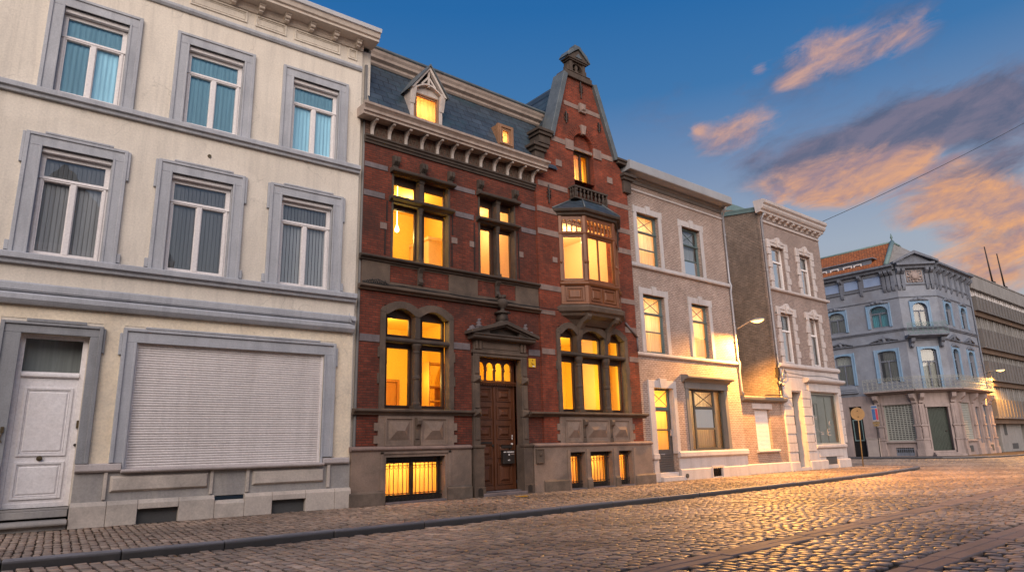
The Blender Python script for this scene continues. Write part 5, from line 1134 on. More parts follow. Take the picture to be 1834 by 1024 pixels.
def hiarch(par,fr,a,b,z0,z1,mat='bluetrim',rise=.42,w=.22,crest=True,ped=False):
    c=(a+b)/2; m=MB(fr)
    lo=lambda u: z1-rise+rise*math.sqrt(max(0,1-((u-c)/((b-a)/2))**2))
    hi=lambda u: z1+.16
    m.band(np.linspace(a,b,15).tolist(),lo,hi,-.06,.25)
    m.box(a-w,a,-.06,.02,z0,z1+.16); m.box(b,b+w,-.06,.02,z0,z1+.16)
    m.box(a-w-.03,a-w+.06,-.09,.02,z0,z1+.18); m.box(b+w-.06,b+w+.03,-.09,.02,z0,z1+.18)
    m.build('window_surround',mat,par,.01)
    if crest:
        m=MB(fr); m.band(np.linspace(a-.2,b+.2,13).tolist(),lambda u:z1+.16,lambda u:z1+.22+.26*math.cos((u-c)/(b-a+.4)*math.pi),-.12,.0)
        m.blob(c,-.14,z1+.36,.12,.08,.14); 
        for s in (-1,1): m.blob(c+s*.35,-.12,z1+.27,.13,.06,.08); m.blob(c+s*.62,-.11,z1+.22,.10,.05,.06)
        m.build('carved_crest','bluedark',par,0,True)
    if ped:
        m=MB(fr); 
        for s in (-1,1): m.prism([(c+s*(.5*(b-a)+.42),z1+.78),(c+s*(.5*(b-a)+.42),z1+.86),(c+s*.08,z1+1.22),(c+s*.08,z1+1.06)],-.22,0)
        m.box(a-.42,b+.42,-.16,0,z1+.70,z1+.78); m.blob(c,-.12,z1+1.0,.16,.10,.26); m.blob(c-.4,-.08,z1+.90,.16,.06,.08); m.blob(c+.4,-.08,z1+.90,.16,.06,.08)
        m.build('pediment','bluedark',par,.008)
    zt=z0+(z1-z0)*.68
    hs=[(a+.10,c-.05,z0+.12,zt-.05),(c+.05,b-.10,z0+.12,zt-.05),(a+.10,b-.10,zt+.06,z1-.06)]
    m=MB(fr); m.slab(a,b,z0,z1,hs,.18,.25); f=m.build('window','bluedark',par,.006)
    return f,hs
def fill(f,hs,fr,a,b,z0,z1,cm):
    panes(f,hs,.21,'glass_dull',fr); c=MB(fr); c.wavy(a,b,z0,z1,.36,.02,.14); c.build('curtain',cm,f)
for i,(a,b) in enumerate(lw_u):
    f,hs=hiarch(cb,FL,a,b,10.68,12.55); fill(f,hs,FL,a,b,10.68,12.5,'curt_teal' if i==0 else 'blind')
for i,(a,b) in enumerate(lw_l):
    f,hs=hiarch(cb,FL,a,b,6.0,8.66,rise=.16,w=.26,crest=False,ped=True); fill(f,hs,FL,a+.3 if i==0 else a,b,6.0,8.6,'blind')
f,hs=hiarch(cb,FC,*cw_u,10.45,12.5); fill(f,hs,FC,*cw_u,10.45,12.4,'curt_grey')
f,hs=hiarch(cb,FC,*cw_l,5.3,8.62,rise=.16,crest=False); fill(f,hs,FC,*cw_l,5.3,8.5,'blind')
for a,b in rw:
    f,hs=hiarch(cb,FR,a,b,10.68,12.6); fill(f,hs,FR,a,b,10.68,12.5,'blind')
    f,hs=hiarch(cb,FR,a,b,6.0,8.66,rise=.3,crest=True,ped=True); fill(f,hs,FR,a,b,6.0,8.5,'curt_grey')
# courses all the way round
prof=lambda z0,z1,p:[(0,z0),(-p*.5,z0),(-p*.6,z0+(z1-z0)*.4),(-p,z0+(z1-z0)*.6),(-p,z1),(0,z1)]
def course(z0,z1,p,name,mat,trim=True):
    m=MB(FL); k=p*math.tan(rad(22.5))*.0
    for fr,u0,u1 in ((FL,UE,.02),(FC,-.02,LC+.02),(FR,-.02,LR)): m.set(fr).mould(u0,u1,prof(z0,z1,p))
    return m.build(name,mat,cb,.008)
course(10.22,10.42,.16,'sill_course','bluedark'); course(9.30,9.44,.12,'string_course','bluedark'); course(12.98,13.08,.07,'string_course','bluedark')
course(14.02,14.16,.10,'string_course','bluedark'); course(15.46,15.90,.62,'cornice','bluedark')
for k,(u0,u1) in enumerate(((-1.05,-.6),(-5.0,-4.4))): pass
# frieze: panels and paired pilasters
m=MB(FL); p2=MB(FL)
for a,b in ((-4.45,-3.05),(-2.75,-1.15),(-6.2,-4.75),(-8.0,-6.5),(-10,-8.4)):
    m.frame(a,b,14.28,15.26,.10,-.07,0); p2.quad((a+.1,-.012,14.36),(b-.1,-.012,14.36),(b-.1,-.012,15.18),(a+.1,-.012,15.18))
m.build('frieze_moulding','bluedark',cb,.008); p2.build('frieze_panel','bluepanel',cb)
def corbelpil(fr,u,z0=14.05,z1=15.46):
    m=MB(fr); m.box(u-.14,u+.14,-.14,0,z0,z1); m.mould(u-.13,u+.13,[(-.14,15.0),(-.3,15.1),(-.45,15.25),(-.48,15.46),(-.14,15.46)]); m.mould(u-.12,u+.12,[(0,13.6),(-.10,13.72),(-.16,13.9),(-.16,14.05),(0,14.05)]); m.build('frieze_console','bluedark',cb,.01)
for u in (-.25,-.62,-.98,-2.9,-4.6,-6.35,-8.2): corbelpil(FL,u)
for u in (.16,.52,2.45,2.85): corbelpil(FC,u)
for u in (.25,1.0,2.3,3.6,5.0,6.3,7.6,8.2): corbelpil(FR,u)
m=MB(FC); m.frame(.85,2.15,14.3,15.3,.08,-.06,0); m.disc(1.5,14.8,.42,-.10,0,20); m.blob(1.5,-.10,14.8,.26,.10,.28)
for k in range(10): m.blob(1.5+.5*math.cos(k*.63),-.06,14.8+.46*math.sin(k*.63),.10,.06,.10)
m.build('carved_cartouche','blue_low',cb,0,True)
# pediment over the canted corner
m=MB(FC)
for s in (-1,1): c=LC/2; m.prism([(c+s*1.85,15.86),(c+s*1.85,16.05),(c,16.95),(c,16.68)],-.66,.2)
m.prism([(0.1,15.88),(LC-.1,15.88),(LC/2,16.75)],-.34,.1); m.build('corner_pediment','bluedark',cb,.01)
# mansard-less tiled roof with a hip at the corner
rz=18.9; K=4.2
A0=(60.35,4.9-0,15.9)
m=MB()
m.quad((60.2,17.7,15.92),(60.2,5.2,15.92),(60.2+K,5.9,rz),(60.2+K,17.7,rz))
m.build('tiled_roof','tiles',cb)
m=MB(); m.quad((60.2,5.2,15.93),(62.4,2.3,15.93),(66.2,6.0,rz),(60.2+K,5.9,rz)); m.quad((62.4,2.3,15.93),(71.0,2.3,15.93),(71.0,6.5,17.6),(66.2,6.0,rz)); m.build('side_roof','concrete',cb)
m=MB(); m.tube([(60.2+K,17.7,rz+.03),(60.2+K,5.9,rz+.03)],.11,8); m.tube([(60.25,5.2,15.98),(60.2+K,5.9,rz+.03)],.20,8); m.tube([(60.2+K,5.9,rz+.03),(66.2,6.0,rz+.03),(71.0,6.5,17.65)],.10,8); m.lathe(60.2+K,5.9,[(.10,rz),(.06,rz+.35),(.12,rz+.45),(.02,rz+.85)],8); m.build('zinc_ridge','greenroof',cb,0,True)
# flat dormer with a row of lights
m=MB(FL); m.slab(-11.5,-2.0,15.92,16.95,[(-7.7,-6.9,16.12,16.72),(-6.75,-5.95,16.12,16.72),(-5.65,-4.85,16.12,16.72),(-4.45,-3.65,16.12,16.72),(-3.5,-2.8,16.12,16.72)],.55,.8)
m.box(-11.7,-1.7,.35,2.6,16.95,17.05); m.build('long_dormer','bluedark',cb,.01)
m=MB(FL); hs=[]
for a,b in ((-7.7,-6.9),(-6.75,-5.95),(-5.65,-4.85),(-4.45,-3.65),(-3.5,-2.8)): m.frame(a,b,16.12,16.72,.09,.50,.62); hs.append((a+.08,b-.08,16.2,16.64))
f=m.build('dormer_lights','pvc',cb,.006); panes(f,hs,.58,'glass',FL); MB(FL).quad((-7.8,.9,16),(-2.7,.9,16),(-2.7,.9,16.8),(-7.8,.9,16.8)).build('dormer_blind','blind',f)
# ground storey
m=MB(FL)
m.plate(UE,0,0,5.05,[(-2.65,-.33,1.20,4.18),(-5.5,-4.4,0,4.2),(-2.1,-.7,.04,.68)],0,.35); m.set(FC).plate(0,LC,0,5.05,[(cdoor[0]-.03,cdoor[1]+.03,.42,3.89)],0,.45); m.set(FR).plate(0,LR,0,5.05,[(.9,3.1,1.2,4.2),(4.4,5.3,.9,3.9),(6.1,7.6,.9,4.1)],0,.35)
m.build('ground_storey_wall','blue_low',cb)
m=MB(FL)
def pil(fr,u,w=.26):
    m.set(fr); m.box(u-w,u+w,-.16,.02,0,1.3); m.box(u-w-.05,u+w+.05,-.22,.02,0,.55); m.box(u-w*.8,u+w*.8,-.12,.02,1.3,4.15); m.box(u-w*.6,u-w*.1,-.15,-.12,2.55,4.0); m.box(u+w*.1,u+w*.6,-.15,-.12,2.55,4.0); m.box(u-w*.6,u+w*.6,-.15,-.12,1.45,2.3)
    m.box(u-w-.04,u+w+.04,-.18,.02,2.36,2.48); m.box(u-w-.05,u+w+.05,-.2,.02,1.26,1.36); m.mould(u-w*.7,u+w*.7,[(0,4.15),(-.22,4.2),(-.25,4.4),(-.55,4.65),(-.62,4.95),(0,5.0)])
for u in (-3.0,-.12): pil(FL,u)
for u in (.30,2.75): pil(FC,u,.24)
for u in (.5,3.55,5.75,8.0): pil(FR,u)
m.build('carved_pilaster','blue_low',cb,.012)
m=MB(FL); m.mould(-2.75,-.35,[(0,1.06),(-.16,1.08),(-.16,1.2),(.1,1.22)]); m.box(-2.74,-2.62,-.06,.1,1.22,4.3); m.box(-.36,-.26,-.06,.1,1.22,4.3); m.box(-2.74,-.26,-.08,.1,4.16,4.32)
m.set(FR).mould(.85,3.15,[(0,1.06),(-.16,1.08),(-.16,1.2),(.1,1.22)]); m.set(FC).box(cdoor[0]-.12,cdoor[0],-.06,.1,.42,3.95); m.box(cdoor[1],cdoor[1]+.12,-.06,.1,.42,3.95); m.box(cdoor[0]-.16,cdoor[1]+.16,-.12,.1,3.86,4.1)
m.build('opening_frame','blue_low',cb,.008)
# perforated shutter, 8 columns
m=MB(FL); a,b,z0,z1=-2.62,-.36,1.22,4.16; hs=[]
for i in range(8):
    for j in range(19): hs.append((a+.12+i*.26,a+.12+i*.26+.20,z0+.12+j*.148,z0+.12+j*.148+.075))
m.slab(a,b,z0,z1,hs,.10,.14); s=m.build('perforated_shutter','louvre',cb)
MB(FL).quad((a,.3,z0),(b,.3,z0),(b,.3,z1),(a,.3,z1)).build('shutter_backing','opening',s)
m=MB(FR); zz=1.2
while zz<4.15: m.mould(.9,3.1,[(.16,zz),(.12,zz+.01),(.11,zz+.06),(.13,zz+.13),(.16,zz+.135)]); zz+=.14
m.build('roller_shutter','louvre',cb)
m=MB(FR)
for a,b,z0,z1 in ((4.4,5.3,.9,3.9),(6.1,7.6,.9,4.1)): m.frame(a,b,z0,z1,.12,.18,.25); m.box(a+.1,b-.1,.2,.25,z0+(z1-z0)*.7,z0+(z1-z0)*.7+.1); m.quad((a,.26,z0),(b,.26,z0),(b,.26,z1),(a,.26,z1))
m.build('boarded_window','bluedark',cb,.006)
m=MB(FR); 
for a,b in ((1.4,2.2),(6.4,7.3)): m.box(a,b,-.02,.0,.25,.75)
m.set(FL).quad((-2.1,.2,.04),(-.7,.2,.04),(-.7,.2,.68),(-2.1,.2,.68)); m.build('cellar_vent','opening',cb)
m=MB(FL)
for k in range(9): m.box(-2.05+k*.16,-2.0+k*.16,.04,.07,.05,.66)
m.box(-2.1,-.7,.03,.08,.52,.58); m.box(-2.1,-.7,.03,.08,.04,.30); m.build('vent_grille','bluedark',cb)
# corner door and steps
m=MB(FC); a,b=cdoor; m.box(a,b,.30,.38,.42,3.86)
for k in range(14): m.box(a+.03+k*(b-a-.06)/14+.005,a+.03+(k+1)*(b-a-.06)/14-.005,.27,.30,.44,3.84)
d=m.build('corner_door','doorgreen',cb,.005); m=MB(FC); m.disc(b-.25,1.95,.07,.20,.27,12); m.build('door_knob','iron',d)
m=MB(FC); m.box(a-.1,b+.1,-.06,.4,.28,.42); m.box(a-.1,b+.25,-.42,.1,.14,.28); m.box(a-.2,b+.5,-.80,.1,-.0,.14); m.build('doorstep','blue_low',cb,.015)
m=MB(FL); m.box(-5.5,-4.4,.2,.28,0,4.2); m.frame(-5.4,-4.5,1.2,3.2,.10,.15,.2); m.build('side_door','black',cb)
m=MB(FL); m.frame(-5.35,-4.55,1.3,3.1,.08,.12,.15); m.build('side_door_frame','greenroof',cb)
# balconies: floor slab and wrought iron railing with scrolls
def balcony(segs,z,pr,mat,name,h=1.02):
    m=MB()
    for fr,u0,u1 in segs: m.set(fr).mould(u0,u1,[(.0,z-.26),(-pr*.5,z-.24),(-pr*.86,z-.14),(-pr-.06,z-.10),(-pr-.06,z),(0,z)])
    b=m.build(name,'blue_low' if z<8 else 'bluedark',cb,.008)
    r=MB()
    for fr,u0,u1 in segs:
        r.set(fr)
        for zz in (z+.06,z+h-.12,z+h): r.tube([(u0,-pr,zz),(u1,-pr,zz)],.022,5)
        n=max(2,int((u1-u0)/.36))
        for k in range(n+1):
            u=u0+(u1-u0)*k/n; r.tube([(u,-pr,z),(u,-pr,z+h)],.016,5)
            if k<n:
                c=u+(u1-u0)/n/2; q=(u1-u0)/n*.42
                for s in (-1,1):
                    r.tube([(c,-pr,z+.08),(c+s*q,-pr,z+.26),(c+s*q*.7,-pr,z+.44),(c+s*q*.15,-pr,z+.36),(c+s*q*.45,-pr,z+.28)],.015,4)
                    r.tube([(c,-pr,z+h-.14),(c+s*q,-pr,z+.70),(c+s*q*.7,-pr,z+.52),(c+s*q*.15,-pr,z+.60),(c+s*q*.45,-pr,z+.68)],.015,4)
    r.build('railing',mat,b)
    return b
balcony(((FL,-3.7,.25),(FC,-.25,LC+.25),(FR,-.25,7.6)),5.30,.72,'louvre','balcony')
balcony(((FC,-.05,LC+.05),),9.74,.75,'greenroof','balcony',.98)
m=MB(FC)
for u in (.35,LC-.35): m.mould(u-.16,u+.16,[(0,8.7),(-.15,8.75),(-.2,9.0),(-.5,9.2),(-.62,9.46),(0,9.48)])
m.set(FC); m.blob(.35,-.25,8.9,.14,.14,.2); m.blob(LC-.35,-.25,8.9,.14,.14,.2)
m.build('balcony_bracket','bluedark',cb,.01)
m=MB(FL); m.box(-6.3,-4.4,-.25,.02,5.34,5.44); m.box(-6.25,-4.45,-.18,.02,5.5,5.62); m.box(-6.2,-4.5,-.14,.02,5.66,5.92); m.build('window_apron','blue',cb,.008)
m=MB(FR); m.tube([(8.25,-.1,15.4),(8.25,-.1,.2)],.07,8); m.build('downpipe','bluedark',cb,0,True)
m=MB(FR); m.box(3.2,8.3,2.2,5.2,16.4,18.0); m.box(3.25,8.25,2.15,2.2,16.5,17.9); m.build('roof_hut','lead',cb,.02)
m=MB(FR); m.box(7.1,7.2,2.10,2.15,16.4,18.0); m.build('roof_hut_strip','greenroof',cb)

# ------------------------------------------------------------------ long office block with ribbed panel bands
ob=thing('office_block','long grey brown office block with bands of ribbed panels beyond the blue corner building','building',(82,3,0))
FO=(71.15,2.55,0); LO=42
m=MB(FO); m.plate(0,LO,0,16.2,[],.9,1.0); m.shell(0,LO,0,16.15,14,.9); m.build('wall','concrete',ob)
m=MB(FO); m.box(0,LO,-.30,.95,14.80,16.20); m.box(-.05,LO,-.36,1.0,16.12,16.26); m.build('roof_fascia','concrete',ob,.02)
for z0,z1 in ((12.80,14.02),(9.35,11.0),(6.40,8.05),(3.05,4.62)):
    m=MB(FO); m.box(0,LO,-.42,.9,z0,z1); m.box(-.02,LO,-.46,.9,z0-.12,z0+.02)
    k=0
    while k*.92<LO: m.box(k*.92,k*.92+.10,-.50,-.42,z0+.03,z1); k+=1
    m.build('panel_band','panel',ob,.01)
    m=MB(FO); m.box(0,LO,-.2,.9,z0-.55,z0-.12); m.build('slab_edge','rust',ob)
for i,(z0,z1) in enumerate(((14.02,14.80),(11.0,12.25),(8.05,8.80),(4.62,5.85))):
    m=MB(FO); k=0
    m.box(0,LO,.1,.16,z0,z0+.06); m.box(0,LO,.1,.16,z1-.06,z1)
    while k*.62<LO: m.box(k*.62,k*.62+(.12 if k%3 else .32),.02,.2,z0,z1); k+=1
    f=m.build('window_strip','concrete' if i else 'pvc',ob,.006); panes(f,[(0,LO,z0,z1)],.17,'glass',FO)
    MB(FO).quad((0,.6,z0),(LO,.6,z0),(LO,.6,z1),(0,.6,z1)).build('window_blind','curt_white' if i==0 else 'blind',f)
m=MB(FO); 
for a,b in ((2.6,9),(10.0,17),(18,26)): m.box(a,b,.3,.95,0,2.95)
m.build('ground_wall','concrete',ob,.03)
m=MB(FO); m.box(3.6,4.4,.28,.31,1.5,2.5); m.box(5.3,7.0,.28,.31,.25,.75); m.box(11.2,12.2,.28,.31,1.4,2.4); m.build('ground_window','opening',ob)
for x,z1 in ((6.9,20.0),(10.7,19.9)):
    t=thing('flagpole','thin bare pole leaning above the office block roof, '+('nearer the corner building' if x<8 else 'farther from the corner building'),'pole',(71.15+x,2.4,16.2),group='poles on the office roof')
    m=MB(); X=71.15+x; m.tube([(X+.45,2.4,16.1),(X,2.4,z1)],.09,6,.05); m.build('shaft','iron',t,0,True)
    m=MB(); m.box(X+.2,X+.7,2.2,2.6,16.2,16.42); m.build('base','iron',t,.01)


# ------------------------------------------------------------------ unseen near-side houses, mirrored opposite; row extended and sized to shade the left foreground
def near_house(x0,x1,H,lab,mat,gable):
    t=thing('townhouse',lab,'house',((x0+x1)/2,-20.2,0)); fr=(x1,-20.2,180); w=x1-x0
    n=3; hs=[]
    for k in range(n):
        c=w*(k+.5)/n
        for z in (1.2,5.2,9.0): hs.append((c-.7,c+.7,z,z+2.4))
    m=MB(fr); m.plate(0,w,0,H,hs,0,.2); m.shell(0,w,0,H,8); m.build('wall',mat,t)
    m=MB(fr); m.mould(0,w,[(0,H-.5),(-.2,H-.4),(-.45,H-.2),(-.5,H),(0,H)]); m.mould(0,w,[(0,4.2),(-.12,4.25),(-.12,4.4),(0,4.45)]); m.build('cornice','stone4',t)
    for h in hs:
        m=MB(fr); m.frame(h[0],h[1],h[2],h[3],.1,.1,.2); m.box((h[0]+h[1])/2-.05,(h[0]+h[1])/2+.05,.1,.2,h[2]+.1,h[3]-.1); f=m.build('window','pvc',t); panes(f,[h],.16,'glass',fr); MB(fr).quad((h[0],.5,h[2]),(h[1],.5,h[2]),(h[1],.5,h[3]),(h[0],.5,h[3])).build('blind','blind',f)
        m=MB(fr); m.box(h[0]-.15,h[1]+.15,-.06,0,h[3],h[3]+.25); m.box(h[0]-.15,h[1]+.15,-.1,0,h[2]-.15,h[2]); m.build('lintel_and_sill','stone4',t)
    m=MB(fr)
    if gable: m.prism([(w*.15,H),(w*.85,H),(w*.5,H+w*.42)],-.05,.4)
    m.add([(0,.2,H),(w,.2,H),(w,4,H+2.2),(0,4,H+2.2),(0,8,H),(w,8,H)],[(0,1,2,3),(3,2,5,4)]); m.build('roof','lead',t)
near_house(-32,-14,11,'long unseen brown brick house added left of the camera to shade the left foreground','brick4',False)
near_house(-13.9,-4.3,11.8,'unseen mauve brick house on the near pavement that shades the left foreground','brick4',False)
near_house(-4.2,6.4,11.4,'red brick house with a gable on the near pavement mirrored in the cream house','brick',True)

# ------------------------------------------------------------------ street lamps, signs, cable
def streetlamp(loc,root,label,power):
    t=thing('street_lamp',label,'street lamp',root,group='sodium street lamps on wall arms')
    R=Vector(root); H=Vector(loc); dirv=(H-R); 
    m=MB(); m.tube([tuple(R),tuple(R+Vector((0,-.18,.05))),tuple(R.lerp(H,.6)+Vector((0,0,.10))),tuple(H+Vector((0,.32,.05)))],.032,8); m.box(R.x-.08,R.x+.08,R.y-.02,R.y+.04,R.z-.16,R.z+.16); m.build('arm','lamp_body',t,0,True)
    m=MB((H.x,H.y,0)); k=9; pts=[]; 
    # canoe shaped housing running out over the street
    for i in range(k):
        s=i/(k-1); w=.15*math.sin(math.pi*min(1,.12+.88*s))**.6; hh=.11*math.sin(math.pi*(.1+.8*s))**.6
        for j in range(9): a=math.pi*j/8; pts.append((w*math.cos(a),.36-.72*s,H.z+.02+hh*math.sin(a)))
    m.add(pts,[(i*9+j,i*9+j+1,(i+1)*9+j+1,(i+1)*9+j) for i in range(k-1) for j in range(8)]+[tuple(range(9)),tuple((k-1)*9+j for j in range(9))]); m.build('housing','lamp_body',t,0,True)
    m=MB((H.x,H.y,0)); pts=[]
    for i in range(k):
        s=i/(k-1); w=.145*math.sin(math.pi*min(1,.12+.88*s))**.6; hh=.12*math.sin(math.pi*(.06+.88*s))
        for j in range(9): a=math.pi*j/8; pts.append((w*math.cos(a),.30-.62*s,H.z+.015-hh*math.sin(a)))
    m.add(pts,[(i*9+j,i*9+j+1,(i+1)*9+j+1,(i+1)*9+j) for i in range(k-1) for j in range(8)]+[tuple(range(9)),tuple((k-1)*9+j for j in range(9))]); m.build('lamp_bowl','lamp_glow',t,0,True)
    l=bpy.data.lights.new('lamp_light','SPOT'); l.energy=power; l.color=(1.,.44,.08); l.shadow_soft_size=.1; l.spot_size=rad(168); l.spot_blend=.45
    lo=bpy.data.objects.new('lamp_light',l); COL.objects.link(lo); lo.location=(H.x,H.y-.05,H.z-.2); lo.rotation_euler=Vector((.08,.14,1)).to_track_quat('Z','Y').to_euler(); lo.parent=t; lo.matrix_parent_inverse=Matrix.Translation(-t.location)
streetlamp((27.95,-.98,6.84),(27.96,.22,6.60),'glowing orange street lamp on an arm over the low brick annex',LAMP1)
streetlamp((71.0,1.25,7.06),(71.08,2.5,6.98),'glowing orange street lamp in front of the grey office block',LAMP2)
t=thing('road_sign','round road sign seen from its ochre back on a thin leaning pole','road sign',(38.36,-.18,0))
m=MB(); m.tube([(38.36,-.18,0),(38.62,-.18,3.18)],.033,8); m.build('pole','pole',t,0,True)
m=MB(); 
m.set((38.585,-.18,-62)); m.disc(0,2.80,.35,-.0,.02,28); m.v=[(x-.045,y-.02,z) for x,y,z in m.v]; m.build('sign_disc','tanback',t,.004)
m=MB(); m.box(38.53,38.65,-.23,-.14,2.62,2.66); m.box(38.53,38.65,-.23,-.14,2.94,2.98); m.build('clamp','iron',t)
t=thing('road_sign','narrow blue and red panel sign on a dark pole before the blue corner building','road sign',(58.6,7.3,0))
m=MB(); m.tube([(58.6,7.30,-.0),(58.6,7.22,4.25)],.035,8); m.build('pole','iron',t,0,True)
F5=(58.55,7.22,-80)
m=MB(F5); m.box(-.24,.24,-.05,-.03,2.85,4.15); m.build('panel','mortarwhite',t,.004); m=MB(F5); m.box(-.20,.04,-.056,-.05,2.95,3.85); m.box(-.20,.20,-.056,-.05,3.92,4.08); m.build('blue_field','blueprint',t); m=MB(F5); m.box(.06,.22,-.056,-.05,2.95,3.85); m.build('red_field','redprint',t)
m=MB(F5); m.box(-.26,.26,-.05,-.03,2.62,2.80); m.box(-.20,.20,-.05,-.03,2.45,2.58); m.build('under_panel','tanback',t)
t=thing('utility_cabinet','plain grey cabinet against the foot of the blue corner building','cabinet',(60.2,8.4,0))
F6=(60.05,8.85,-90); m=MB(F6); m.box(0,.95,.0,.42,.0,1.45); m.box(-.03,.98,-.03,.45,1.45,1.50); m.box(-.02,.97,-.02,.42,0,.10); m.build('body','mortarwhite',t,.01)
m=MB(F6); m.frame(.05,.90,.2,1.38,.02,-.015,0); m.box(.25,.45,-.02,0,1.15,1.2); m.build('door','mortarwhite',t,.004)
t=thing('floodlight','cluster of small floodlights and cable boxes on the corner of the dark side wall','floodlight',(31.2,.3,4.2))
m=MB()
for x,y,z,r in ((31.12,.12,4.6,.06),(31.04,.02,4.28,.08),(31.24,.0,4.2,.07)): m.tube([(31.36,.35,z),(x,y,z)],.015,5); m.tube([(x,y,z),(x-.10,y-.12,z-.10)],r*.4,8,r); 
m.build('lamp_heads','lamp_body',t,0,True)
m=MB(); m.box(30.86,31.06,-.04,.1,4.46,4.62); m.box(31.2,31.36,.1,.26,4.6,5.0); m.tube([(31.3,.2,5.0),(31.2,.1,5.3),(31.34,.18,5.7)],.03,6); m.tube([(31.3,.2,4.6),(31.22,.05,4.2),(31.3,.1,3.8),(31.1,.0,3.62),(29.6,.0,3.58)],.025,6); m.build('cable_box','iron',t)
cbl=MB(); P0=Vector((38.2,.1,14.0)); P1=Vector((56,-8.5,23.4)); pts=[]
for i in range(25): s=i/24; p=P0.lerp(P1,s); pts.append((p.x,p.y,p.z-4*s*(1-s)*.22))
cbl.tube(pts,.016,5); o=cbl.build('overhead_cable','wire',None,0,True); tag(o,'thin black cable slanting up through the sky from the bracketed cornice','cable')

# ------------------------------------------------------------------ ground, road, pavement, kerb
ZR=-.12
me=MB(); me.quad((-500,-500,-.175),(500,-500,-.175),(500,500,-.175),(-500,500,-.175)); tag(me.build('ground','earth'),None,None,None,'structure')
KERB=[(-9,-4.15),(-3,-4.25),(.77,-4.42),(3.8,-4.74),(9.7,-4.80),(15.4,-4.67),(21.3,-4.52),(25.5,-4.32),(31.2,-3.90),(37.4,-3.18),(39.0,-2.75),(40.0,-1.9),(40.6,-.8),(40.8,1.0),(40.8,30)]
def kerb_y(x):
    for (a,b),(c,d) in zip(KERB,KERB[1:11]):
        if a<=x<=c: return b+(d-b)*(x-a)/(c-a)
    return KERB[0][1] if x<KERB[0][0] else None
def on_pave(x,y):
    k=kerb_y(x)
    if k is not None and x<=39.0: return y>k
    if x<=40.8:
        k=-2.75+(x-39.0)*.85 if x<40.0 else (-1.9+(x-40.0)/.6*1.1 if x<40.6 else -.8+(x-40.6)*9)
        return y>k
    return False
FARK=[(57.6,30),(57.6,6),(57.7,2.5),(58.6,.6),(60.4,-.4),(64,-.75),(120,-.9)]
def on_far(x,y):
    if y>2.5: return x>57.6
    if x>64: return y>-.75-(x-64)*.0027
    for (a,b),(c,d) in zip(FARK[2:],FARK[3:]):
        if d<=y<=b and b!=d: return x> a+(c-a)*(b-y)/(b-d)
    return False
def facade_y(x):
    if x<8.24: return (8.24-x)*math.tan(rad(2.1))-.02
    return .1
STR=[(-11.26,.0195),(-13.55,.012)]  # smooth stone strips, y at x=7.2 and slope
def strip_y(i,x): return STR[i][0]+(x-7.2)*STR[i][1]*2.1
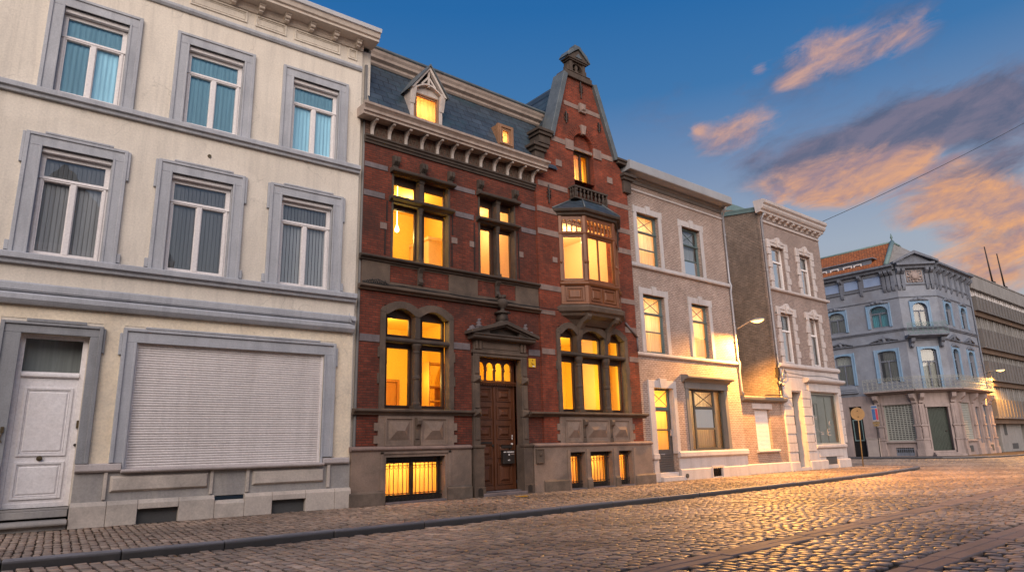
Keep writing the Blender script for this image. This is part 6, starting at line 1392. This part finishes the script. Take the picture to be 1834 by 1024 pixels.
def setts(name,mat,xs,yfun,row,lens,inside,zb,pal,joint=.012,hgt=.02,jit=.0045,skew=0.,detail=True,wob=.012):
    V=[];Fq=[];Fn=[];C=[];b=0
    x=xs[0]
    rect8=None
    cx=[];cy=[];hx=[];hy=[]
    while x<xs[1]:
        rw_=row*random.uniform(.92,1.08); y0,y1=yfun(x); y=y0-random.uniform(0,lens[1])
        while y<y1:
            l=random.uniform(*lens); c=(x+rw_/2+random.gauss(0,wob*.2)+skew*(y-y0),y+l/2)
            if inside(c[0],c[1]): cx.append(c[0]);cy.append(c[1]);hx.append(rw_/2-joint/2+random.gauss(0,.003));hy.append(l/2-joint/2)
            y+=l
        x+=rw_
    cx,cy,hx,hy=map(np.array,(cx,cy,hx,hy)); n=len(cx)
    k=.20
    ux=np.array([-1+k,1-k,1,1,1-k,-1+k,-1,-1]); uy=np.array([-1,-1,-1+k,1-k,1,1,1-k,-1+k])
    J=rng.normal(0,wob,(n,8,2))
    dz=rng.normal(0,jit,n); tx=rng.normal(0,.018,n); ty=rng.normal(0,.018,n); ang=rng.normal(0,.028,n)
    rings=[]
    spec=((1.0,-.045),(.96,-.008),(.86,.003)) if detail else ((1.0,-.03),(.80,.008))
    for sc,z in spec:
        px=ux[None]*hx[:,None]*sc+J[:,:,0]*.6; py=uy[None]*hy[:,None]*sc+J[:,:,1]*.6
        qx=px*np.cos(ang)[:,None]-py*np.sin(ang)[:,None]; qy=px*np.sin(ang)[:,None]+py*np.cos(ang)[:,None]
        zz=zb+z+dz[:,None]+(tx[:,None]*qx+ty[:,None]*qy if z>-.02 else 0)
        rings.append(np.stack([cx[:,None]+qx,cy[:,None]+qy,np.broadcast_to(zz,qx.shape)],-1))
    R_=len(rings); verts=np.concatenate(rings,1).reshape(-1,3); nv=8*R_
    base=(np.arange(n)*nv)[:,None]
    quads=[]
    for r in range(R_-1):
        for j in range(8): quads.append([r*8+j,r*8+(j+1)%8,(r+1)*8+(j+1)%8,(r+1)*8+j])
    quads=np.array(quads); top=np.arange((R_-1)*8,R_*8)
    loops=np.concatenate([(base[:,:,None]+quads[None].reshape(1,1,-1)).reshape(n,-1),base+top[None]],1)
    per=np.array([4]*len(quads)+[8]); tot=np.tile(per,n); start=np.concatenate([[0],np.cumsum(tot)[:-1]])
    me=bpy.data.meshes.new(name); me.vertices.add(len(verts)); me.vertices.foreach_set('co',verts.astype(np.float32).ravel())
    me.loops.add(int(tot.sum())); me.loops.foreach_set('vertex_index',loops.ravel().astype(np.int32))
    me.polygons.add(len(tot)); me.polygons.foreach_set('loop_start',start.astype(np.int32)); me.polygons.foreach_set('loop_total',tot.astype(np.int32)); me.polygons.foreach_set('use_smooth',np.ones(len(tot),bool))
    me.update(calc_edges=True)
    P=np.array(pal); w=rng.dirichlet(np.ones(len(pal))*.6,n); col=w@P; col*=rng.normal(1,.17,(n,1))*(1+.28*np.sin(cx*.9+2*np.sin(cy*.7))*np.sin(cy*1.1+cx*.23))[:,None]; col=np.clip(col,.01,1)
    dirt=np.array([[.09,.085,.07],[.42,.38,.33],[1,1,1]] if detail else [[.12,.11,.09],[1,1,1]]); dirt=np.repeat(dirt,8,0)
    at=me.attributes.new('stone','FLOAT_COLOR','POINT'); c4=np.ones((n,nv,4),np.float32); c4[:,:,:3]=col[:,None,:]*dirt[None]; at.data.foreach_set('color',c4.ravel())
    me.materials.append(M[mat]); o=bpy.data.objects.new(name,me); COL.objects.link(o); return o
PAL=[(.41,.30,.215),(.32,.235,.18),(.46,.32,.22),(.255,.195,.16),(.43,.275,.17),(.34,.275,.23)]
def in_road(x,y):
    if on_pave(x,y+.07) or on_far(x,y+.05): return False
    for i in (0,1):
        if abs(y-strip_y(i,x))<.24: return False
    return True
def ytop(x): return 3 if x<38 else (14 if x<57 else 0)
rd=setts('road','sett',(-3,34),lambda x:(-18.6,0),.172,(.16,.24),in_road,ZR,PAL,.021,wob=.009)
tag(rd,None,None,None,'structure')
rd2=setts('road','sett',(34,100),lambda x:(-12,ytop(x)),.16,(.19,.30),in_road,ZR,PAL,.016,detail=False)
tag(rd2,None,None,None,'structure')
b=MB(); b.quad((-9,-19,ZR-.036),(110,-19,ZR-.026),(110,22,ZR-.036),(-9,22,ZR-.036)); tag(b.build('road_joints','joint'),None,None,None,'structure')
PALP=[(.33,.25,.19),(.27,.205,.16),(.37,.27,.20),(.225,.175,.145),(.32,.22,.155)]
def in_pave(x,y): return on_pave(x,y-.27) and y<facade_y(x)+.02 and x<40.6
pv=setts('pavement','psett',(-3.5,40.6),lambda x:((kerb_y(x) if x<39 else -2.8)-.1,.3),.128,(.13,.20),in_pave,.0,PALP,.018,skew=.10,wob=.014)
tag(pv,None,None,None,'structure')
# second stretch of pavement round the corner of the side street
pv2=setts('pavement','psett',(38.4,40.7),lambda x:(.3,22),.15,(.15,.22),lambda x,y:True,.0,PALP,.014,detail=False); tag(pv2,None,None,None,'structure')
def sheet(pts,z,name,mat):
    m=MB(); m.quad(*[(x,y,z) for x,y in pts]); return tag(m.build(name,mat),None,None,None,'structure')
sheet([(-9,1.2)]+[(x,y+.2) for x,y in KERB[:10]]+[(38.9,-2.5),(39.8,-1.7),(40.4,-.7),(40.6,1),(40.6,30),(38.2,30),(38.2,.4)],-.034,'pavement_joints','joint')
sheet([(57.8,30),(57.8,2.6),(58.7,.8),(60.5,-.2),(64,-.55),(112,-.7),(112,3.6),(71,3.6),(71,2.7),(62.8,2.7),(60.7,4.8),(60.7,30)],.0,'far_pavement','farpave')
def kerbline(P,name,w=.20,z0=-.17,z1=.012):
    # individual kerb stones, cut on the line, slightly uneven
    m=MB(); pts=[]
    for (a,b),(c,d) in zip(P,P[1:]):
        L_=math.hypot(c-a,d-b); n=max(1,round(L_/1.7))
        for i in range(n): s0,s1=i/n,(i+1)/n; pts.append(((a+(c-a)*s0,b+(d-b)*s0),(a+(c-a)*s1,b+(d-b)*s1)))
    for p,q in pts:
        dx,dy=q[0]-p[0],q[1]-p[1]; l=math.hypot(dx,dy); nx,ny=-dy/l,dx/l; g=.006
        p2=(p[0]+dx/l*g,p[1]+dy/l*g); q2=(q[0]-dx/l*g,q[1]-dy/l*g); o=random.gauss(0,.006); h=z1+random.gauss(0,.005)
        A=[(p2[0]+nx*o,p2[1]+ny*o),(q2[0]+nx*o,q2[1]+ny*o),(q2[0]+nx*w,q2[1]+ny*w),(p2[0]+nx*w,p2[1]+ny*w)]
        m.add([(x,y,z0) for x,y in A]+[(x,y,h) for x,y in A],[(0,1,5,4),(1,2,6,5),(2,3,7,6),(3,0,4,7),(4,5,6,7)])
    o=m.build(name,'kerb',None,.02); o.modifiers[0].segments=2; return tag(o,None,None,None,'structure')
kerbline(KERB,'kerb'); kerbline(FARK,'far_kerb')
# smooth stone strips in the carriageway
m=MB()
for i in (0,1):
    x=-2.5
    while x<60:
        l=random.uniform(.9,1.5); y=strip_y(i,x+l/2); dz=random.gauss(0,.004)
        for s in (-1,1): yy=y+s*.105; m.box(x+.006,x+l-.006,yy-.10,yy+.10,ZR-.06,ZR+.008+dz+random.gauss(0,.003))
        x+=l
o=m.build('road_strip','slabstrip',None,.012); tag(o,None,None,None,'structure')
ps=MB(); q=[]
for i in range(14): a=2*math.pi*i/14; r=.15*(1+.25*math.sin(3*a)); q.append((13.45+r*1.5*math.cos(a),-1.12+r*math.sin(a),.022))
ps.quad(*q); o=ps.build('paint_mark','yellow'); tag(o,'small yellow paint mark on the pavement setts','paint mark')
# ------------------------------------------------------------------ camera
cam=bpy.data.cameras.new('camera'); co=bpy.data.objects.new('camera',cam); COL.objects.link(co)
Rv=Vector((.7747,-.63187,-.02428)); Uv=Vector((-.13095,-.19789,.97144)); Fv=Vector((.61863,.74939,.23605))
mw=Matrix(((Rv.x,Uv.x,-Fv.x,0),(Rv.y,Uv.y,-Fv.y,-17.16),(Rv.z,Uv.z,-Fv.z,1.42),(0,0,0,1)))
co.matrix_world=mw; cam.sensor_width=36; cam.lens=23.453; cam.clip_start=.1; cam.clip_end=2000
SC.camera=co


# ------------------------------------------------------------------ sky, sun
W=bpy.data.worlds.new('World'); SC.world=W; W.use_nodes=True; nt=W.node_tree; nt.nodes.clear()
v=N(nt,'ShaderNodeTexCoord').outputs['Generated']
s=N(nt,'ShaderNodeSeparateXYZ'); L(nt,v,s.inputs[0]); X,Y,Z=s.outputs
az=mathn(nt,'MULTIPLY',mathn(nt,'ARCTAN2',X,Y),180/math.pi); el=mathn(nt,'MULTIPLY',mathn(nt,'ARCSINE',Z),180/math.pi)
zz=mathn(nt,'DIVIDE',el,60.,clamp=True)
base=ramp(nt,zz,[(0.,(.44,.38,.36)),(.16,(.38,.38,.42)),(.25,(.315,.365,.455)),(.37,(.155,.235,.40)),(.48,(.032,.152,.375)),(.60,(.005,.115,.35)),(1.,(.003,.065,.235))])
sky=N(nt,'ShaderNodeTexSky'); sky.sky_type='NISHITA'; sky.sun_disc=False; sky.sun_elevation=rad(SUN_EL); sky.sun_rotation=rad(SUN_AZ); sky.altitude=50; sky.dust_density=2.5
base=mixc(nt,1.,base,mixc(nt,1.,sky.outputs[0],(SKYK,SKYK,SKYK),'MULTIPLY'),'ADD')
# clouds, laid out by compass direction and height
c2=N(nt,'ShaderNodeCombineXYZ'); L(nt,mathn(nt,'MULTIPLY',az,.075),c2.inputs[0]); L(nt,mathn(nt,'MULTIPLY',mathn(nt,'ADD',el,mathn(nt,'MULTIPLY',az,-.18)),.19),c2.inputs[1])
def shifted(de):
    a_=N(nt,'ShaderNodeVectorMath',operation='ADD'); L(nt,c2.outputs[0],a_.inputs[0]); a_.inputs[1].default_value=(0,de*.19,0); return a_.outputs[0]
n1=noise(nt,c2.outputs[0],1.9,11,.67,.4); n2=noise(nt,c2.outputs[0],3.1,12,.70,.45)
nu=noise(nt,shifted(.5),3.1,7,.66,.45); nd=noise(nt,shifted(-.5),3.1,7,.66,.45)
under=mathn(nt,'ADD',.5,mathn(nt,'MULTIPLY',mathn(nt,'SUBTRACT',nu,nd),3.2),clamp=True)
def blob(a0,e0,ra,re,tilt):
    t=rad(tilt); da=mathn(nt,'SUBTRACT',az,a0); de=mathn(nt,'SUBTRACT',el,e0)
    p=mathn(nt,'ADD',mathn(nt,'MULTIPLY',da,math.cos(t)/ra),mathn(nt,'MULTIPLY',de,math.sin(t)/ra)); q=mathn(nt,'ADD',mathn(nt,'MULTIPLY',da,-math.sin(t)/re),mathn(nt,'MULTIPLY',de,math.cos(t)/re))
    r2=mathn(nt,'ADD',mathn(nt,'MULTIPLY',p,p),mathn(nt,'MULTIPLY',q,q))
    return mathn(nt,'POWER',2.718,mathn(nt,'MULTIPLY',r2,-1.))
def layer(blobs,nz,lo,hi):
    acc=None
    for b in blobs:
        x=mathn(nt,'MULTIPLY',blob(*b[:5]),b[5]); acc=x if acc is None else mathn(nt,'ADD',acc,x)
    dd=mathn(nt,'ADD',acc,mathn(nt,'MULTIPLY',mathn(nt,'SUBTRACT',nz,.5),2.9))
    dd=mathn(nt,'MULTIPLY',dd,mathn(nt,'MULTIPLY',acc,2.2,clamp=True))
    return ramp(nt,dd,[(lo,0.),(hi,1.)])
PUR= [(65.41, 21.64, 4.86, 1.90, 1.41, 1.15), (73.51, 23.32, 3.30, 1.59, -9.77, 0.86), (74.57, 21.92, 4.67, 1.88, -5.48, 1.22), (78.62, 22.12, 3.10, 2.33, 8.32, 1.15), (70.68, 21.26, 3.85, 1.35, 4.31, 1.01), (64.83, 28.36, 6.17, 2.58, -0.12, 0.43), (74.05, 29.49, 4.39, 2.74, -2.01, 0.36), (53.99, 27.22, 3.48, 2.14, 16.90, 0.23), (76.77, 18.05, 4.00, 1.55, 3.88, 0.72), (76.18, 13.62, 3.65, 1.15, 3.70, 0.58), (59.47, 24.22, 3.79, 1.62, 1.67, 0.36)]
ORG= [(65.99, 19.73, 4.72, 1.59, -3.28, 1.15), (69.45, 19.71, 3.53, 1.69, 0.20, 1.30), (72.53, 19.69, 3.29, 1.05, -7.51, 0.86), (74.20, 17.61, 1.76, 0.72, 5.13, 0.72), (74.30, 16.08, 3.42, 1.11, 0.40, 1.22), (77.28, 16.19, 2.58, 1.42, 6.36, 1.22), (75.04, 14.25, 1.66, 0.58, -0.22, 0.72), (76.71, 12.33, 2.74, 1.42, 9.37, 1.30), (73.39, 12.63, 1.75, 0.60, 6.46, 0.58), (68.44, 28.97, 3.80, 1.46, -0.94, 1.03), (64.95, 27.66, 1.46, 0.60, 3.42, 1.01), (73.93, 28.85, 2.04, 1.11, 13.58, 0.60), (56.81, 25.24, 0.71, 0.58, 15.53, 0.86), (59.66, 24.80, 3.30, 1.23, 8.06, 1.03), (62.41, 29.04, 0.78, 0.47, 8.64, 0.50), (77.96, 14.52, 0.97, 0.85, 16.03, 0.86), (74.66, 10.50, 5.24, 1.04, -1.86, 0.72)]
lp=layer(PUR,n1,.06,1.3); lo_=layer(ORG,n2,.08,1.55)
hgt=mathn(nt,'DIVIDE',mathn(nt,'SUBTRACT',el,12.),16.,clamp=True)
col=mixc(nt,mathn(nt,'MULTIPLY',lp,.85),base,mixc(nt,under,(.10,.115,.19),(.20,.17,.235)))
eg=ramp(nt,hgt,[(0.,(.82,.37,.15)),(.40,(.70,.32,.17)),(.7,(.50,.30,.30)),(1.,(.42,.28,.33))])
oc=mixc(nt,under,mixc(nt,.75,eg,(.26,.22,.30)),mixc(nt,.35,eg,(.92,.50,.24)))
col=mixc(nt,mathn(nt,'MULTIPLY',lo_,.92),col,oc)
bg=N(nt,'ShaderNodeBackground'); L(nt,col,bg.inputs[0]); bg.inputs[1].default_value=1.
o=N(nt,'ShaderNodeOutputWorld'); L(nt,bg.outputs[0],o.inputs[0])
sun=bpy.data.lights.new('sun','SUN'); sun.energy=SUN_E; sun.angle=rad(SUN_ANG); sun.color=SUN_C
so=bpy.data.objects.new('sun',sun); COL.objects.link(so)
a=rad(SUN_LAZ); e=rad(SUN_LEL); dirv=Vector((math.sin(a)*math.cos(e),math.cos(a)*math.cos(e),math.sin(e)))
so.rotation_euler=dirv.to_track_quat('Z','Y').to_euler()
SC.view_settings.view_transform='Standard'; SC.view_settings.look='None'; SC.view_settings.exposure=EXPO; SC.view_settings.gamma=1
SC.cycles.max_bounces=6; SC.cycles.transparent_max_bounces=12; SC.cycles.sample_clamp_indirect=4; SC.cycles.use_denoising=True
SC.cycles.caustics_reflective=False; SC.cycles.caustics_refractive=False
def split_pieces(o):
    me=o.data; nv=len(me.vertices)
    if nv<8 or nv>60000: return
    par=np.arange(nv); ed=np.array([e.vertices[:] for e in me.edges])
    def comp(n,a,b):
        p=np.arange(n)
        while True:
            pa,pb=p[a],p[b]; lo,hi=np.minimum(pa,pb),np.maximum(pa,pb); k=lo!=hi
            if not k.any(): return p
            np.minimum.at(p,hi[k],lo[k])
            while True:
                pp=p[p]
                if (pp==p).all(): break
                p=pp
    r,isl=np.unique(comp(nv,ed[:,0],ed[:,1]),return_inverse=True); k=len(r)
    if k<2 or k>900: return
    co=np.array([v.co[:] for v in me.vertices]); lo=np.full((k,3),np.inf); hi=-lo.copy()
    np.minimum.at(lo,isl,co); np.maximum.at(hi,isl,co); sz=(hi-lo).max(1)
    gap=np.maximum(0,np.maximum(lo[:,None]-hi[None],lo[None]-hi[:,None]))
    near=np.sqrt((gap**2).sum(2))<=np.maximum(.02,.5*np.maximum(sz[:,None],sz[None])); a,b=np.nonzero(np.triu(near,1))
    q,pc=np.unique(comp(k,a,b),return_inverse=True)
    if len(q)<2: return
    vp=pc[isl]; base=o.name.split('.')[0]
    for j in range(len(q)):
        idx=np.nonzero(vp==j)[0]; mp=-np.ones(nv,int); mp[idx]=np.arange(len(idx))
        fs=[tuple(int(mp[i]) for i in f.vertices) for f in me.polygons if vp[f.vertices[0]]==j]
        n=bpy.data.meshes.new(base); n.from_pydata([tuple(co[i]) for i in idx],[],fs); n.materials.append(me.materials[0])
        if me.polygons[0].use_smooth: n.polygons.foreach_set('use_smooth',[True]*len(n.polygons))
        if j==0: keep=n; continue
        c=o.copy(); c.data=n; COL.objects.link(c)
    o.data=keep
for o in list(bpy.data.objects):
    if o.type=='MESH' and o.parent is not None and o.get('kind')!='structure' and o.name.split('.')[0] not in ('pane','print','pane_reflection_lettering','letter_box_print','bay_lining','blind','dormer_lights','pane'): split_pieces(o)
for o in list(bpy.data.objects):
    if '_abs' in o: del o['_abs']
